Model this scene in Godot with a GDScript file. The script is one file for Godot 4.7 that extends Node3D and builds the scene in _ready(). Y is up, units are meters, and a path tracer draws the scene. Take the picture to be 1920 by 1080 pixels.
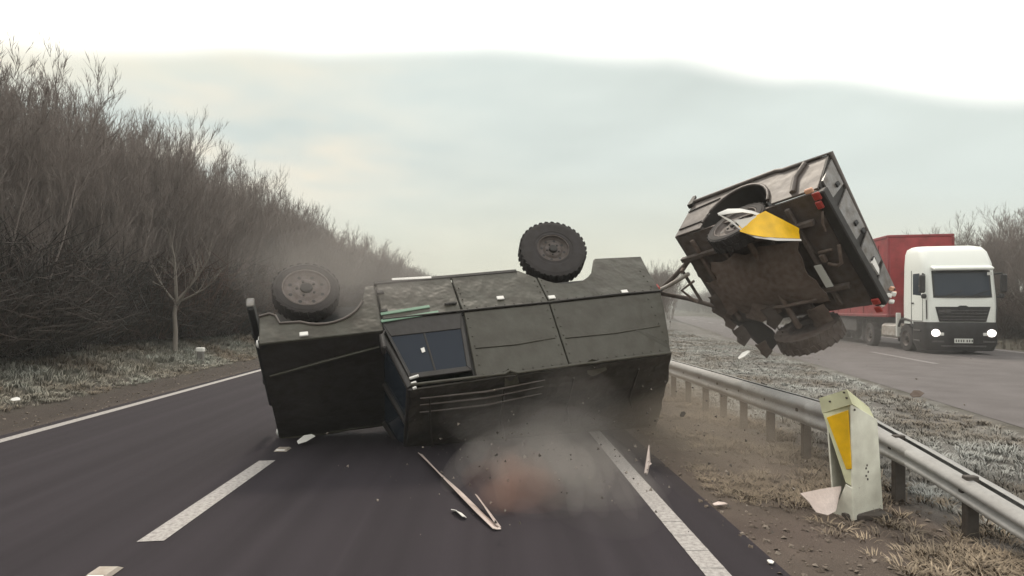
extends Node3D

var gid := 1
var rng := RandomNumberGenerator.new()
var noise_a := FastNoiseLite.new()
var noise_b := FastNoiseLite.new()
var tex := {}
var M := {}
var used_names := {}

# ---------------------------------------------------------------- helpers: nodes

func numbered(called: String) -> String:
	var n: int = used_names.get(called, 0)
	used_names[called] = n + 1
	return called if n == 0 else "%s_%03d" % [called, n]

func tag(o: Node, label: String, category: String, group := "", kind := "") -> Node:
	if label: o.set_meta("label", label)
	if category: o.set_meta("category", category)
	if group: o.set_meta("group", group)
	if kind: o.set_meta("kind", kind)
	return o

func thing(called: String, label: String, category: String, at := Vector3.ZERO, basis := Basis.IDENTITY, group := "") -> Node3D:
	var o := Node3D.new()
	o.name = numbered(called)
	add_child(o, true)
	o.transform = Transform3D(basis, at)
	tag(o, label, category, group)
	return o

func begin() -> SurfaceTool:
	var st := SurfaceTool.new()
	st.begin(Mesh.PRIMITIVE_TRIANGLES)
	st.set_smooth_group(-1)
	return st

func obj(called: String, st: SurfaceTool, m: Material, parent: Node = null) -> MeshInstance3D:
	st.generate_normals()
	var o := MeshInstance3D.new()
	o.mesh = st.commit()
	o.mesh.surface_set_material(0, m)
	if parent == null:
		o.name = numbered(called)
		add_child(o, true)
	else:
		var k := 0
		var n := called
		while parent.has_node(NodePath(n)):
			k += 1
			n = "%s_%03d" % [called, k]
		o.name = n
		parent.add_child(o, true)
	return o

func node_part(called: String, parent: Node3D, at: Vector3, basis := Basis.IDENTITY) -> Node3D:
	var o := Node3D.new()
	var k := 0
	var n := called
	while parent.has_node(NodePath(n)):
		k += 1
		n = "%s_%03d" % [called, k]
	o.name = n
	parent.add_child(o, true)
	o.transform = Transform3D(basis, at)
	return o

func struct(called: String, st: SurfaceTool, m: Material, parent: Node = null) -> MeshInstance3D:
	var o := obj(called, st, m, parent)
	if parent == null: o.set_meta("kind", "structure")
	return o

# ---------------------------------------------------------------- helpers: shapes (corners counter-clockwise seen from outside)

func tri(st: SurfaceTool, a: Vector3, b: Vector3, c: Vector3) -> void:
	st.add_vertex(a); st.add_vertex(c); st.add_vertex(b)

func quad(st: SurfaceTool, a: Vector3, b: Vector3, c: Vector3, d: Vector3) -> void:
	tri(st, a, b, c); tri(st, a, c, d)

func flat(st: SurfaceTool) -> void:
	st.set_smooth_group(-1)

func smooth(st: SurfaceTool) -> void:
	gid += 1
	st.set_smooth_group(gid)

# eight corners: bottom ring 0..3, top ring 4..7, both counter-clockwise seen from above
func hexa(st: SurfaceTool, p: Array) -> void:
	flat(st)
	quad(st, p[3], p[2], p[1], p[0]); quad(st, p[4], p[5], p[6], p[7])
	for i in 4:
		var j := (i + 1) % 4
		quad(st, p[i], p[j], p[4 + j], p[4 + i])

# chamfered box
func box(st: SurfaceTool, c: Vector3, s: Vector3, bev := 0.0, b := Basis.IDENTITY) -> void:
	flat(st)
	var h := s * 0.5
	bev = minf(bev, minf(h.x, minf(h.y, h.z)) * 0.6)
	if bev <= 0.0:
		var q := []
		for y in [-h.y, h.y]:
			for k in [[-1, 1], [1, 1], [1, -1], [-1, -1]]:
				q.append(c + b * Vector3(k[0] * h.x, y, k[1] * h.z))
		hexa(st, q)
		return
	var f := func(ax: int, sx: int, sy: int, sz: int) -> Vector3:
		var v := Vector3(sx * (h.x - bev), sy * (h.y - bev), sz * (h.z - bev))
		v[ax] += bev * [sx, sy, sz][ax]
		return c + b * v
	for ax in 3:
		var u := (ax + 1) % 3
		var w := (ax + 2) % 3
		for s1 in [-1, 1]:
			var g := func(su: int, sw: int) -> Vector3:
				var k := [0, 0, 0]
				k[ax] = s1; k[u] = su; k[w] = sw
				return f.call(ax, k[0], k[1], k[2])
			if s1 > 0: quad(st, g.call(-1, -1), g.call(1, -1), g.call(1, 1), g.call(-1, 1))
			else: quad(st, g.call(-1, -1), g.call(-1, 1), g.call(1, 1), g.call(1, -1))
		# edges along axis ax
		for su in [-1, 1]:
			for sw in [-1, 1]:
				var e := func(face: int, sa: int) -> Vector3:
					var k := [0, 0, 0]
					k[ax] = sa; k[u] = su; k[w] = sw
					return f.call(face, k[0], k[1], k[2])
				if su * sw > 0: quad(st, e.call(u, -1), e.call(u, 1), e.call(w, 1), e.call(w, -1))
				else: quad(st, e.call(u, -1), e.call(w, -1), e.call(w, 1), e.call(u, 1))
	for sx in [-1, 1]:
		for sy in [-1, 1]:
			for sz in [-1, 1]:
				if sx * sy * sz > 0: tri(st, f.call(0, sx, sy, sz), f.call(1, sx, sy, sz), f.call(2, sx, sy, sz))
				else: tri(st, f.call(0, sx, sy, sz), f.call(2, sx, sy, sz), f.call(1, sx, sy, sz))

func tube(st: SurfaceTool, pts: Array, r: Variant, sides := 8, caps := true) -> void:
	smooth(st)
	var rings := []
	for i in pts.size():
		var a: Vector3 = pts[maxi(i - 1, 0)]
		var c: Vector3 = pts[mini(i + 1, pts.size() - 1)]
		var d := (c - a).normalized()
		var u := d.cross(Vector3(0, 1, 0) if absf(d.y) < 0.9 else Vector3(1, 0, 0)).normalized()
		var w := d.cross(u)
		var rr: float = r[i] if r is Array else r
		var ring := []
		for k in sides:
			var t := TAU * k / sides
			ring.append(pts[i] + (u * cos(t) + w * sin(t)) * rr)
		rings.append(ring)
	for i in pts.size() - 1:
		for k in sides:
			var l := (k + 1) % sides
			quad(st, rings[i][k], rings[i][l], rings[i + 1][l], rings[i + 1][k])
	if caps:
		flat(st)
		for k in range(1, sides - 1):
			tri(st, rings[0][0], rings[0][k + 1], rings[0][k])
			var e: Array = rings[-1]
			tri(st, e[0], e[k], e[k + 1])

# profile [radius, height along local z], each band smooth round the axis
func lathe(st: SurfaceTool, prof: Array, segs := 32, at := Transform3D.IDENTITY) -> void:
	for i in prof.size() - 1:
		smooth(st)
		for k in segs:
			var t0 := TAU * k / segs
			var t1 := TAU * (k + 1) / segs
			var a := Vector3(prof[i][0] * cos(t0), prof[i][0] * sin(t0), prof[i][1])
			var b := Vector3(prof[i][0] * cos(t1), prof[i][0] * sin(t1), prof[i][1])
			var c := Vector3(prof[i + 1][0] * cos(t1), prof[i + 1][0] * sin(t1), prof[i + 1][1])
			var d := Vector3(prof[i + 1][0] * cos(t0), prof[i + 1][0] * sin(t0), prof[i + 1][1])
			if prof[i][0] < 1e-5: tri(st, at * a, at * c, at * d)
			elif prof[i + 1][0] < 1e-5: tri(st, at * a, at * b, at * c)
			else: quad(st, at * a, at * b, at * c, at * d)

func offset_poly(p: Array, d: float) -> Array:
	var out := []
	var n := p.size()
	for i in n:
		var a: Vector2 = p[(i - 1 + n) % n]
		var b: Vector2 = p[i]
		var c: Vector2 = p[(i + 1) % n]
		var n1 := (b - a).normalized().orthogonal()
		var n2 := (c - b).normalized().orthogonal()
		var m := (n1 + n2).normalized()
		out.append(b + m * d / maxf(0.5, m.dot(n1)))
	return out

# a plate with chamfered rim on the plane o + ux*x + uy*y, its face towards n
func panel(st: SurfaceTool, poly: Array, o: Vector3, ux: Vector3, uy: Vector3, n: Vector3, th: float, bev: float, out := 0.0) -> void:
	flat(st)
	n = n.normalized()
	var area := 0.0
	for i in poly.size():
		var a: Vector2 = poly[i]
		var b: Vector2 = poly[(i + 1) % poly.size()]
		area += a.cross(b)
	var p := poly.duplicate()
	if area < 0.0: p.reverse()
	var mir := ux.cross(uy).dot(n) < 0.0
	var inn := offset_poly(p, bev)
	var chk := offset_poly(p, 0.001)
	var a2 := 0.0
	var a1 := 0.0
	for i in p.size():
		a2 += (chk[i] as Vector2).cross(chk[(i + 1) % p.size()])
		a1 += (p[i] as Vector2).cross(p[(i + 1) % p.size()])
	if a2 > a1: inn = offset_poly(p, -bev)
	var at := func(v: Vector2, h: float) -> Vector3: return o + ux * v.x + uy * v.y + n * (h + out)
	var ids := Geometry2D.triangulate_polygon(PackedVector2Array(inn))
	for i in range(0, ids.size(), 3):
		var a: Vector3 = at.call(inn[ids[i]], 0.0)
		var b: Vector3 = at.call(inn[ids[i + 1]], 0.0)
		var c: Vector3 = at.call(inn[ids[i + 2]], 0.0)
		if (b - a).cross(c - a).dot(n) > 0.0: tri(st, a, b, c)
		else: tri(st, a, c, b)
	var ids2 := Geometry2D.triangulate_polygon(PackedVector2Array(p))
	for i in range(0, ids2.size(), 3):
		var a: Vector3 = at.call(p[ids2[i]], -th)
		var b: Vector3 = at.call(p[ids2[i + 1]], -th)
		var c: Vector3 = at.call(p[ids2[i + 2]], -th)
		if (b - a).cross(c - a).dot(n) < 0.0: tri(st, a, b, c)
		else: tri(st, a, c, b)
	for i in p.size():
		var j := (i + 1) % p.size()
		var q := [at.call(p[i], -th), at.call(p[j], -th), at.call(p[j], -bev), at.call(p[i], -bev), at.call(inn[j], 0.0), at.call(inn[i], 0.0)]
		if mir:
			quad(st, q[1], q[0], q[3], q[2]); quad(st, q[2], q[3], q[5], q[4])
		else:
			quad(st, q[0], q[1], q[2], q[3]); quad(st, q[3], q[2], q[4], q[5])

# a smooth curved sheet with thickness from a grid of points; rows x columns
func sheet(st: SurfaceTool, g: Array, th: float, is_smooth := true) -> void:
	var nu := g.size()
	var nv: int = g[0].size()
	var back := []
	for i in nu:
		var row := []
		for j in nv:
			var du: Vector3 = g[mini(i + 1, nu - 1)][j] - g[maxi(i - 1, 0)][j]
			var dv: Vector3 = g[i][mini(j + 1, nv - 1)] - g[i][maxi(j - 1, 0)]
			row.append(g[i][j] - du.cross(dv).normalized() * th)
		back.append(row)
	if is_smooth: smooth(st)
	else: flat(st)
	for i in nu - 1:
		for j in nv - 1:
			quad(st, g[i][j], g[i + 1][j], g[i + 1][j + 1], g[i][j + 1])
	if is_smooth: smooth(st)
	for i in nu - 1:
		for j in nv - 1:
			quad(st, back[i][j + 1], back[i + 1][j + 1], back[i + 1][j], back[i][j])
	flat(st)
	for i in nu - 1:
		quad(st, g[i + 1][0], g[i][0], back[i][0], back[i + 1][0])
		quad(st, g[i][nv - 1], g[i + 1][nv - 1], back[i + 1][nv - 1], back[i][nv - 1])
	for j in nv - 1:
		quad(st, g[0][j], g[0][j + 1], back[0][j + 1], back[0][j])
		quad(st, g[nu - 1][j + 1], g[nu - 1][j], back[nu - 1][j], back[nu - 1][j + 1])

# the sheet spanned between two polylines, with a random dent
func spanned(st: SurfaceTool, a: Array, b: Array, n: int, th: float, dent := 0.0, seed_ := 0) -> void:
	var g := []
	for i in n + 1:
		var row := []
		for k in a.size():
			var p: Vector3 = (a[k] as Vector3).lerp(b[k], float(i) / n)
			var e := sin(PI * i / n)
			p += Vector3(noise_b.get_noise_3d(p.x * 90 + seed_, p.y * 90, p.z * 90), noise_b.get_noise_3d(p.x * 90, p.y * 90 + seed_ + 50, 0), noise_b.get_noise_3d(p.z * 90, p.x * 90, seed_ + 9.0)) * dent * (0.4 + e)
			row.append(p)
		g.append(row)
	sheet(st, g, th)

# ---------------------------------------------------------------- materials

func ntex(key: String, freq: float, lo: Color, hi: Color, size := 512, oct := 4, normal := false, kind := FastNoiseLite.TYPE_SIMPLEX_SMOOTH, bump := 4.0, mid := 0.5) -> NoiseTexture2D:
	if tex.has(key): return tex[key]
	var n := FastNoiseLite.new()
	n.noise_type = kind
	n.seed = hash(key) % 1000
	n.frequency = freq
	n.fractal_octaves = oct
	var t := NoiseTexture2D.new()
	t.width = size; t.height = size
	t.seamless = true
	t.noise = n
	if normal:
		t.as_normal_map = true
		t.bump_strength = bump
	else:
		var g := Gradient.new()
		g.offsets = PackedFloat32Array([0.0, mid, 1.0])
		g.colors = PackedColorArray([lo, lo.lerp(hi, 0.5), hi])
		t.color_ramp = g
	tex[key] = t
	return t

func lin(r: float, g: float, b: float) -> Color:
	return Color(r, g, b).linear_to_srgb()

# base colour in linear values; grain = a noise texture laid from all three sides, with a coarser one multiplied over it
func mat(key: String, c: Color, rough: float, metal := 0.0, grain: Texture2D = null, scale := 1.0, over: Texture2D = null, over_scale := 0.3, bump: Texture2D = null, bump_depth := 0.5, world := false) -> StandardMaterial3D:
	var m := StandardMaterial3D.new()
	m.resource_name = key
	m.albedo_color = c.linear_to_srgb()
	m.roughness = rough
	m.metallic = metal
	m.uv1_triplanar = true
	m.uv1_world_triplanar = world
	m.uv1_scale = Vector3.ONE * scale
	if grain: m.albedo_texture = grain
	if over:
		m.detail_enabled = true
		m.detail_albedo = over
		m.detail_blend_mode = BaseMaterial3D.BLEND_MODE_MUL
		m.detail_uv_layer = BaseMaterial3D.DETAIL_UV_2
		m.uv2_triplanar = true
		m.uv2_world_triplanar = world
		m.uv2_scale = Vector3.ONE * over_scale
	if bump:
		m.normal_enabled = true
		m.normal_texture = bump
		m.normal_scale = bump_depth
	M[key] = m
	return m

func make_materials() -> void:
	var fine := ntex("fine", 0.06, Color(0.88, 0.88, 0.88), Color(1, 1, 1))
	var blot := ntex("blot", 0.008, Color(0.82, 0.81, 0.8), Color(1, 1, 1), 512, 5)
	var dirt := ntex("dirt", 0.012, Color(0.74, 0.68, 0.62), Color(1, 1, 1), 512, 5, false, FastNoiseLite.TYPE_SIMPLEX_SMOOTH, 4.0, 0.4)
	var grit := ntex("grit", 0.2, Color(0.72, 0.72, 0.73), Color(1, 1, 1), 512, 3)
	var dents := ntex("dents", 0.006, Color.BLACK, Color.WHITE, 512, 3, true, FastNoiseLite.TYPE_SIMPLEX_SMOOTH, 9.0)
	var gritn := ntex("gritn", 0.25, Color.BLACK, Color.WHITE, 512, 3, true, FastNoiseLite.TYPE_SIMPLEX_SMOOTH, 5.0)
	var wear := ntex("wear", 0.05, Color(0.7, 0.69, 0.69), Color(1, 1, 1), 512, 5, false, FastNoiseLite.TYPE_SIMPLEX_SMOOTH, 4.0, 0.42)
	mat("asphalt", Color(0.056, 0.047, 0.055), 0.9, 0.0, grit, 1.6, ntex("lane", 0.01, Color(0.83, 0.83, 0.83), Color(1, 1, 1), 512, 5), 0.13, gritn, 0.5, true)
	M.asphalt.metallic_specular = 0.3
	M.asphalt.uv2_scale = Vector3(0.45, 0.1, 0.012)
	mat("far_asphalt", Color(0.175, 0.155, 0.152), 0.8, 0.0, grit, 1.2, blot, 0.22, gritn, 0.5, true)
	mat("paint_line", Color(0.62, 0.59, 0.56), 0.7, 0.0, wear, 0.9, grit, 1.5, null, 0.5, true)
	mat("far_line", Color(0.3, 0.28, 0.275), 0.7, 0.0, wear, 0.5, null, 0.3, null, 0.5, true)
	var g := mat("ground", Color(1, 1, 1), 0.95, 0.0, grit, 0.8, blot, 0.35, gritn, 1.0, true)
	g.vertex_color_use_as_albedo = true
	var gr := StandardMaterial3D.new()
	gr.vertex_color_use_as_albedo = true
	gr.albedo_color = Color.WHITE
	gr.roughness = 0.9
	M["grass"] = gr
	mat("bark", Color(0.17, 0.135, 0.115), 0.9)
	mat("twig", Color(0.2, 0.168, 0.15), 0.9)
	mat("pale_bark", Color(0.2, 0.175, 0.15), 0.9)
	mat("scrub", Color(0.075, 0.058, 0.05), 0.95)
	mat("green_paint", Color(0.075, 0.072, 0.055), 0.45, 0.0, fine, 1.2, dirt, 0.55, dents, 0.8)
	mat("shaded_roof_paint", Color(0.06, 0.054, 0.047), 0.55, 0.0, fine, 1.2, dirt, 0.8, dents, 1.0)  # the green paint again, darkened to shade the down-facing roof
	mat("shaded_green_paint", Color(0.045, 0.041, 0.04), 0.5, 0.0, fine, 1.2, dirt, 0.8, dents, 0.7)  # same green, darker still: shade of the down-facing bonnet put into colour
	mat("dark_metal", Color(0.035, 0.032, 0.03), 0.6, 0.0, fine, 1.5, dirt, 0.9, dents, 0.3)
	mat("under_metal", Color(0.19, 0.16, 0.145), 0.75, 0.0, grit, 0.9, dirt, 1.1, dents, 0.6)
	mat("mud_metal", Color(0.27, 0.215, 0.185), 0.85, 0.0, grit, 0.9, dirt, 1.4, dents, 0.7)
	mat("trailer_side", Color(0.14, 0.122, 0.115), 0.5, 0.0, fine, 1.2, dirt, 0.8, dents, 0.4)
	mat("trailer_gate", Color(0.28, 0.28, 0.28), 0.4, 0.2, fine, 1.2, dirt, 1.1, dents, 0.5)
	mat("rubber", Color(0.052, 0.046, 0.047), 0.8, 0.0, grit, 1.5, dirt, 1.0)
	mat("rim_steel", Color(0.15, 0.132, 0.128), 0.7, 0.2, fine, 1.5, dirt, 1.6)
	mat("pale_rim", Color(0.25, 0.22, 0.215), 0.75, 0.0, fine, 1.5, dirt, 1.6)
	mat("steel", Color(0.6, 0.58, 0.55), 0.5, 0.1, fine, 0.8, dirt, 0.6, dents, 0.2)
	mat("galvanised", Color(0.43, 0.425, 0.415), 0.65, 0.05, fine, 0.8, blot, 0.7, dents, 0.15)
	mat("dark_post", Color(0.1, 0.088, 0.08), 0.7, 0.1, fine, 0.8, dirt, 0.8)
	mat("white_plastic", Color(0.9, 0.9, 0.78), 0.5, 0.0, null, 1.5, blot, 1.2, dents, 0.2)
	mat("pink_plastic", Color(0.78, 0.66, 0.61), 0.5, 0.0, fine, 1.5, blot, 1.2)
	mat("white_trim", Color(0.78, 0.76, 0.72), 0.5)
	mat("cream_plastic", Color(0.85, 0.86, 0.58), 0.5, 0.0, null, 1.5, blot, 1.2)
	mat("yellow", Color(0.95, 0.56, 0.005), 0.45, 0.0, blot, 1.5, null)
	mat("stripe_green", Color(0.2, 0.34, 0.24), 0.5, 0.0, fine, 2.0)
	mat("red_lens", Color(0.36, 0.04, 0.03), 0.3)
	mat("amber_lens", Color(0.75, 0.42, 0.28), 0.25)
	mat("lamp_glass", Color(0.75, 0.74, 0.7), 0.15)
	mat("lorry_white", Color(0.83, 0.85, 0.8), 0.35, 0.0, null, 1.0, null, 0.35)
	mat("lorry_black", Color(0.035, 0.033, 0.036), 0.5, 0.0, fine, 1.0, dirt, 0.8)
	mat("lorry_grey", Color(0.09, 0.085, 0.09), 0.6, 0.0, fine, 1.0, dirt, 0.8)
	mat("lorry_red", Color(0.42, 0.035, 0.045), 0.5, 0.0, fine, 0.6, dirt, 0.25)
	mat("lorry_red_dark", Color(0.32, 0.025, 0.035), 0.5, 0.0, fine, 0.6, dirt, 0.25)
	mat("plate", Color(0.62, 0.62, 0.58), 0.5)
	mat("black", Color(0.02, 0.02, 0.02), 0.6)
	var gl := mat("dark_glass", Color(0.03, 0.04, 0.055), 0.08)
	gl.metallic_specular = 0.3
	var wn := mat("side_glass", Color(0.02, 0.026, 0.038), 0.14)
	wn.metallic_specular = 0.3
	var hl := mat("headlight_glow", Color(0.9, 0.9, 0.88), 0.3)
	hl.emission_enabled = true
	hl.emission = Color(1.0, 0.96, 0.93)
	hl.emission_energy_multiplier = 2.2

# ---------------------------------------------------------------- sky, camera

func make_sky() -> Sky:
	var w := 1024
	var h := 512
	var im := Image.create_empty(w, h, false, Image.FORMAT_RGBF)
	var n1 := FastNoiseLite.new(); n1.seed = 11; n1.frequency = 1.3; n1.fractal_octaves = 4
	var n2 := FastNoiseLite.new(); n2.seed = 5; n2.frequency = 2.6; n2.fractal_octaves = 4
	var edge := [[-180.0, 14.0], [-70.0, 15.5], [-40.0, 19.2], [-21.0, 22.6], [0.0, 24.0], [17.0, 22.4], [28.0, 19.2], [43.0, 14.7], [70.0, 13.0], [180.0, 14.0]]
	for y in h:
		var el := (0.5 - (y + 0.5) / h) * PI
		for x in w:
			var az := wrapf((x + 0.5) / w * TAU, -PI, PI)          # 0 = straight ahead, + = to the right
			var ce := cos(el)
			var d := Vector3(sin(az) * ce, sin(el), -cos(az) * ce)
			var a := n1.get_noise_3d(d.x * 1.2, d.y * 4.0, d.z * 1.2)
			var b := n2.get_noise_3d(d.x * 1.6, d.y * 7.0, d.z * 1.6)
			# the upper edge of the grey cloud sheet
			var deg := rad_to_deg(az)
			var eb := 0.0
			for q in edge.size() - 1:
				if deg >= edge[q][0] and deg <= edge[q + 1][0]:
					eb = deg_to_rad(lerpf(edge[q][1], edge[q + 1][1], smoothstep(edge[q][0], edge[q + 1][0], deg) * 0.5 + 0.5 * inverse_lerp(edge[q][0], edge[q + 1][0], deg)))
			eb += a * 0.007 + b * 0.004
			var up := smoothstep(eb - 0.018, eb + 0.03, el)
			var k := clampf(el / maxf(eb, 0.05), 0.0, 1.0)
			var sheet_c := Vector3(0.70, 0.69, 0.56).lerp(Vector3(0.665, 0.73, 0.695), smoothstep(0.05, 0.65, k))
			sheet_c *= 1.09 + 0.08 * a + 0.06 * b
			# warm thin places low on the left and ahead
			var warm := clampf(0.55 * exp(-pow((az + 0.62) / 0.42, 2.0)) * (0.5 + 1.4 * b) + 0.7 * exp(-pow((az + 0.33) / 0.16, 2.0) - pow((el - 0.235) / 0.05, 2.0)) * (0.6 + b), 0.0, 1.0)
			sheet_c = sheet_c.lerp(Vector3(0.95, 0.87, 0.72), warm)
			sheet_c = sheet_c.lerp(Vector3(0.98, 0.93, 0.76), 0.55 * smoothstep(eb - 0.075, eb, el) * smoothstep(-5.0, -32.0, deg))
			var bright := Vector3(1.5, 1.48, 1.40) * (1.0 + 0.12 * a)
			var c := sheet_c.lerp(bright, up)
			if el < 0: c = Vector3(0.25, 0.24, 0.22)
			im.set_pixel(x, y, Color(c.x, c.y, c.z))
	var pm := PanoramaSkyMaterial.new()
	pm.panorama = ImageTexture.create_from_image(im)
	var s := Sky.new()
	s.sky_material = pm
	return s

# ---------------------------------------------------------------- ground

const FAR_O := Vector3(8.0, 0, -11.0)
const FAR_D := Vector3(0.2419, 0, -0.9703)
const FAR_N := Vector3(0.9703, 0, 0.2419)

func far_n(x: float, z: float) -> float:
	return (Vector3(x, 0, z) - FAR_O).dot(FAR_N)

func gh(x: float, z: float) -> float:
	var y := 0.0
	var n := far_n(x, z)
	if x < -5.95:
		var t := -5.95 - x
		y = 0.04 * minf(t, 0.6) / 0.6
		if t > 0.6: y += 0.19 * minf(t - 0.6, 4.0)
		if t > 4.6: y += 0.30 * minf(t - 4.6, 30.0)
		y += noise_a.get_noise_2d(x * 14, z * 14) * 0.14 * clampf(t - 0.5, 0, 1)
	elif x > 1.75 and n < -0.4:
		var e := minf(clampf(x - 1.75, 0, 1), clampf(-0.4 - n, 0, 1))
		y = (noise_a.get_noise_2d(x * 20, z * 20) * 0.07) * e
		if z < -30: y += 0.03 * minf(-30 - z, 25) * e
	elif n > 9.0:
		y = 0.14 * minf(n - 9.0, 22.0) + noise_a.get_noise_2d(x * 12, z * 12) * 0.15 * clampf(n - 9.0, 0, 1)
	return y

func build_ground() -> void:
	var xs := []
	var x := -260.0
	while x < 260.0:
		xs.append(x)
		x += 12.0 if absf(x) > 60 else (3.0 if x < -20 or x > 34 else 0.42)
	var zs := []
	var z := 14.0
	while z > -640.0:
		zs.append(z)
		z -= 0.5 if z > -34 else (2.5 if z > -110 else 22.0)
	var st := begin()
	smooth(st)
	for i in zs.size():
		for j in xs.size():
			var px: float = xs[j]
			var pz: float = zs[i]
			var n := far_n(px, pz)
			var f := 0.5 + 0.5 * noise_b.get_noise_2d(px * 9, pz * 9)
			var c := Color(0.10, 0.085, 0.06).lerp(Color(0.17, 0.165, 0.13), f)
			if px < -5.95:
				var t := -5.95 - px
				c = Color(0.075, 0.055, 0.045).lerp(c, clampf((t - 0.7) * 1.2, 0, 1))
				if t > 3.6: c = c.lerp(Color(0.035, 0.027, 0.022), clampf((t - 3.6) * 0.7, 0, 1))  # dark leaf litter, with the shade under the wood mixed into its colour
			elif px < 3.2:
				c = Color(0.135, 0.1, 0.082).lerp(Color(0.19, 0.15, 0.118), f)
			elif n < -0.3:
				c = Color(0.2, 0.175, 0.155).lerp(Color(0.32, 0.32, 0.295), f)
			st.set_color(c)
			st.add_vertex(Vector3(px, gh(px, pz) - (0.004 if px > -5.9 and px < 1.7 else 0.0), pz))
	for i in zs.size() - 1:
		for j in xs.size() - 1:
			var a := i * xs.size() + j
			var b := a + xs.size()
			for k in [a, b, a + 1, a + 1, b, b + 1]: st.add_index(k)
	struct("ground", st, M.ground)

func strip(st: SurfaceTool, pts: Array, width: float, y: float) -> void:
	flat(st)
	for i in pts.size() - 1:
		var d: Vector3 = (pts[i + 1] - pts[i]).normalized()
		var s := Vector3(-d.z, 0, d.x) * width * 0.5
		var u := Vector3(0, y, 0)
		quad(st, pts[i] - s + u, pts[i] + s + u, pts[i + 1] + s + u, pts[i + 1] - s + u)

func build_roads() -> void:
	var st := begin()
	strip(st, [Vector3(-2.1, 0, 14), Vector3(-2.1, 0, -620)], 7.7, 0.004)
	var road := struct("road", st, M.asphalt)
	st = begin()
	strip(st, [Vector3(-5.67, 0, 14), Vector3(-5.67, 0, -620)], 0.15, 0.009)
	obj("left_edge_line", st, M.paint_line, road)
	st = begin()
	strip(st, [Vector3(1.33, 0, 14), Vector3(1.33, 0, -620)], 0.15, 0.009)
	obj("right_edge_line", st, M.paint_line, road)
	for k in 7:
		st = begin()
		box(st, Vector3(1.33, 0.0105, -2.7 - 0.25 * k), Vector3(0.148, 0.004, 0.04), 0.001)
		obj("raised_rib", st, M.paint_line, road)
	var z := -3.82
	for k in 16:
		st = begin()
		var e := 0.03 * sin(k * 3.1)
		flat(st)
		quad(st, Vector3(-2.32, 0.009, z), Vector3(-2.15 + e * 0.2, 0.009, z - 0.02), Vector3(-2.155, 0.009, z - 2.05), Vector3(-2.315, 0.009, z - 2.03))
		obj("lane_dash", st, M.paint_line, road)
		z -= 9.0
	# opposite carriageway
	st = begin()
	strip(st, [FAR_O + FAR_N * 4.1 - FAR_D * 40, FAR_O + FAR_N * 4.1 + FAR_D * 420], 8.6, 0.005)
	var far := struct("opposite_carriageway", st, M.far_asphalt)
	for off in [8.0]:
		st = begin()
		strip(st, [FAR_O + FAR_N * off - FAR_D * 40, FAR_O + FAR_N * off + FAR_D * 420], 0.2, 0.011)
		obj("edge_line", st, M.far_line, far)
	for k in 26:
		st = begin()
		var s := -30.0 + 9.0 * k
		strip(st, [FAR_O + FAR_N * 3.1 + FAR_D * s, FAR_O + FAR_N * 3.1 + FAR_D * (s + 4.5)], 0.17, 0.011)
		obj("lane_dash", st, M.far_line, far)

# ---------------------------------------------------------------- vegetation

func seg(v: PackedVector3Array, n: PackedVector3Array, a: Vector3, b: Vector3, ra: float, rb: float, sides: int) -> void:
	var d := (b - a).normalized()
	var u := d.cross(Vector3(0, 1, 0) if absf(d.y) < 0.95 else Vector3(1, 0, 0)).normalized()
	var w := d.cross(u)
	for k in sides:
		var t0 := TAU * k / sides
		var t1 := TAU * (k + 1) / sides
		var e0 := u * cos(t0) + w * sin(t0)
		var e1 := u * cos(t1) + w * sin(t1)
		for q in [[a + e0 * ra, e0], [b + e1 * rb, e1], [a + e1 * ra, e1], [a + e0 * ra, e0], [b + e0 * rb, e0], [b + e1 * rb, e1]]:
			v.append(q[0]); n.append(q[1])

func amesh(v: PackedVector3Array, n: PackedVector3Array, m: Material) -> ArrayMesh:
	var a := []
	a.resize(Mesh.ARRAY_MAX)
	a[Mesh.ARRAY_VERTEX] = v
	a[Mesh.ARRAY_NORMAL] = n
	var am := ArrayMesh.new()
	am.add_surface_from_arrays(Mesh.PRIMITIVE_TRIANGLES, a)
	am.surface_set_material(0, m)
	return am

var tv: Array = []     # [trunk verts, trunk normals, crown verts, crown normals]

func grow(lv: int, p: Vector3, d: Vector3, length: float, r: float, spread: float, kids: Array, main := true) -> void:
	var segs: int = [5, 4, 3, 2, 1][lv]
	var pts := [p]
	var dirs := [d]
	for i in segs:
		d = (d + Vector3(rng.randf_range(-1, 1), rng.randf_range(-0.6, 1), rng.randf_range(-1, 1)) * (0.14 if lv < 2 else 0.22) + Vector3(0, 0.07, 0)).normalized()
		p += d * length / segs
		pts.append(p); dirs.append(d)
	for i in segs:
		var f0 := 1.0 - 0.8 * float(i) / segs
		var f1 := 1.0 - 0.8 * float(i + 1) / segs
		var o := 0 if lv == 0 and main else 2  # stems after the first are stored together with the crown
		seg(tv[o], tv[o + 1], pts[i], pts[i + 1], r * f0, r * f1, 6 if lv == 0 else (4 if lv == 1 else 3))
	if lv >= 4: return
	for k in int(kids[lv]):
		var t := rng.randf_range(0.14 if lv == 0 else 0.12, 1.0) * segs
		var i := mini(int(t), segs - 1)
		var q: Vector3 = (pts[i] as Vector3).lerp(pts[i + 1], t - i)
		var dd: Vector3 = dirs[i + 1]
		var side := dd.cross(Vector3(rng.randf_range(-1, 1), rng.randf_range(-1, 1), rng.randf_range(-1, 1))).normalized()
		var nd := (dd + side * spread * rng.randf_range(0.6, 1.3) + Vector3(0, 0.22, 0)).normalized()
		var ln: float = length * rng.randf_range(0.38, 0.62) * (1.15 - 0.35 * t / segs)
		grow(lv + 1, q, nd, ln, maxf(r * (1.0 - 0.75 * t / segs) * 0.5, 0.007), spread, kids)

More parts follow.
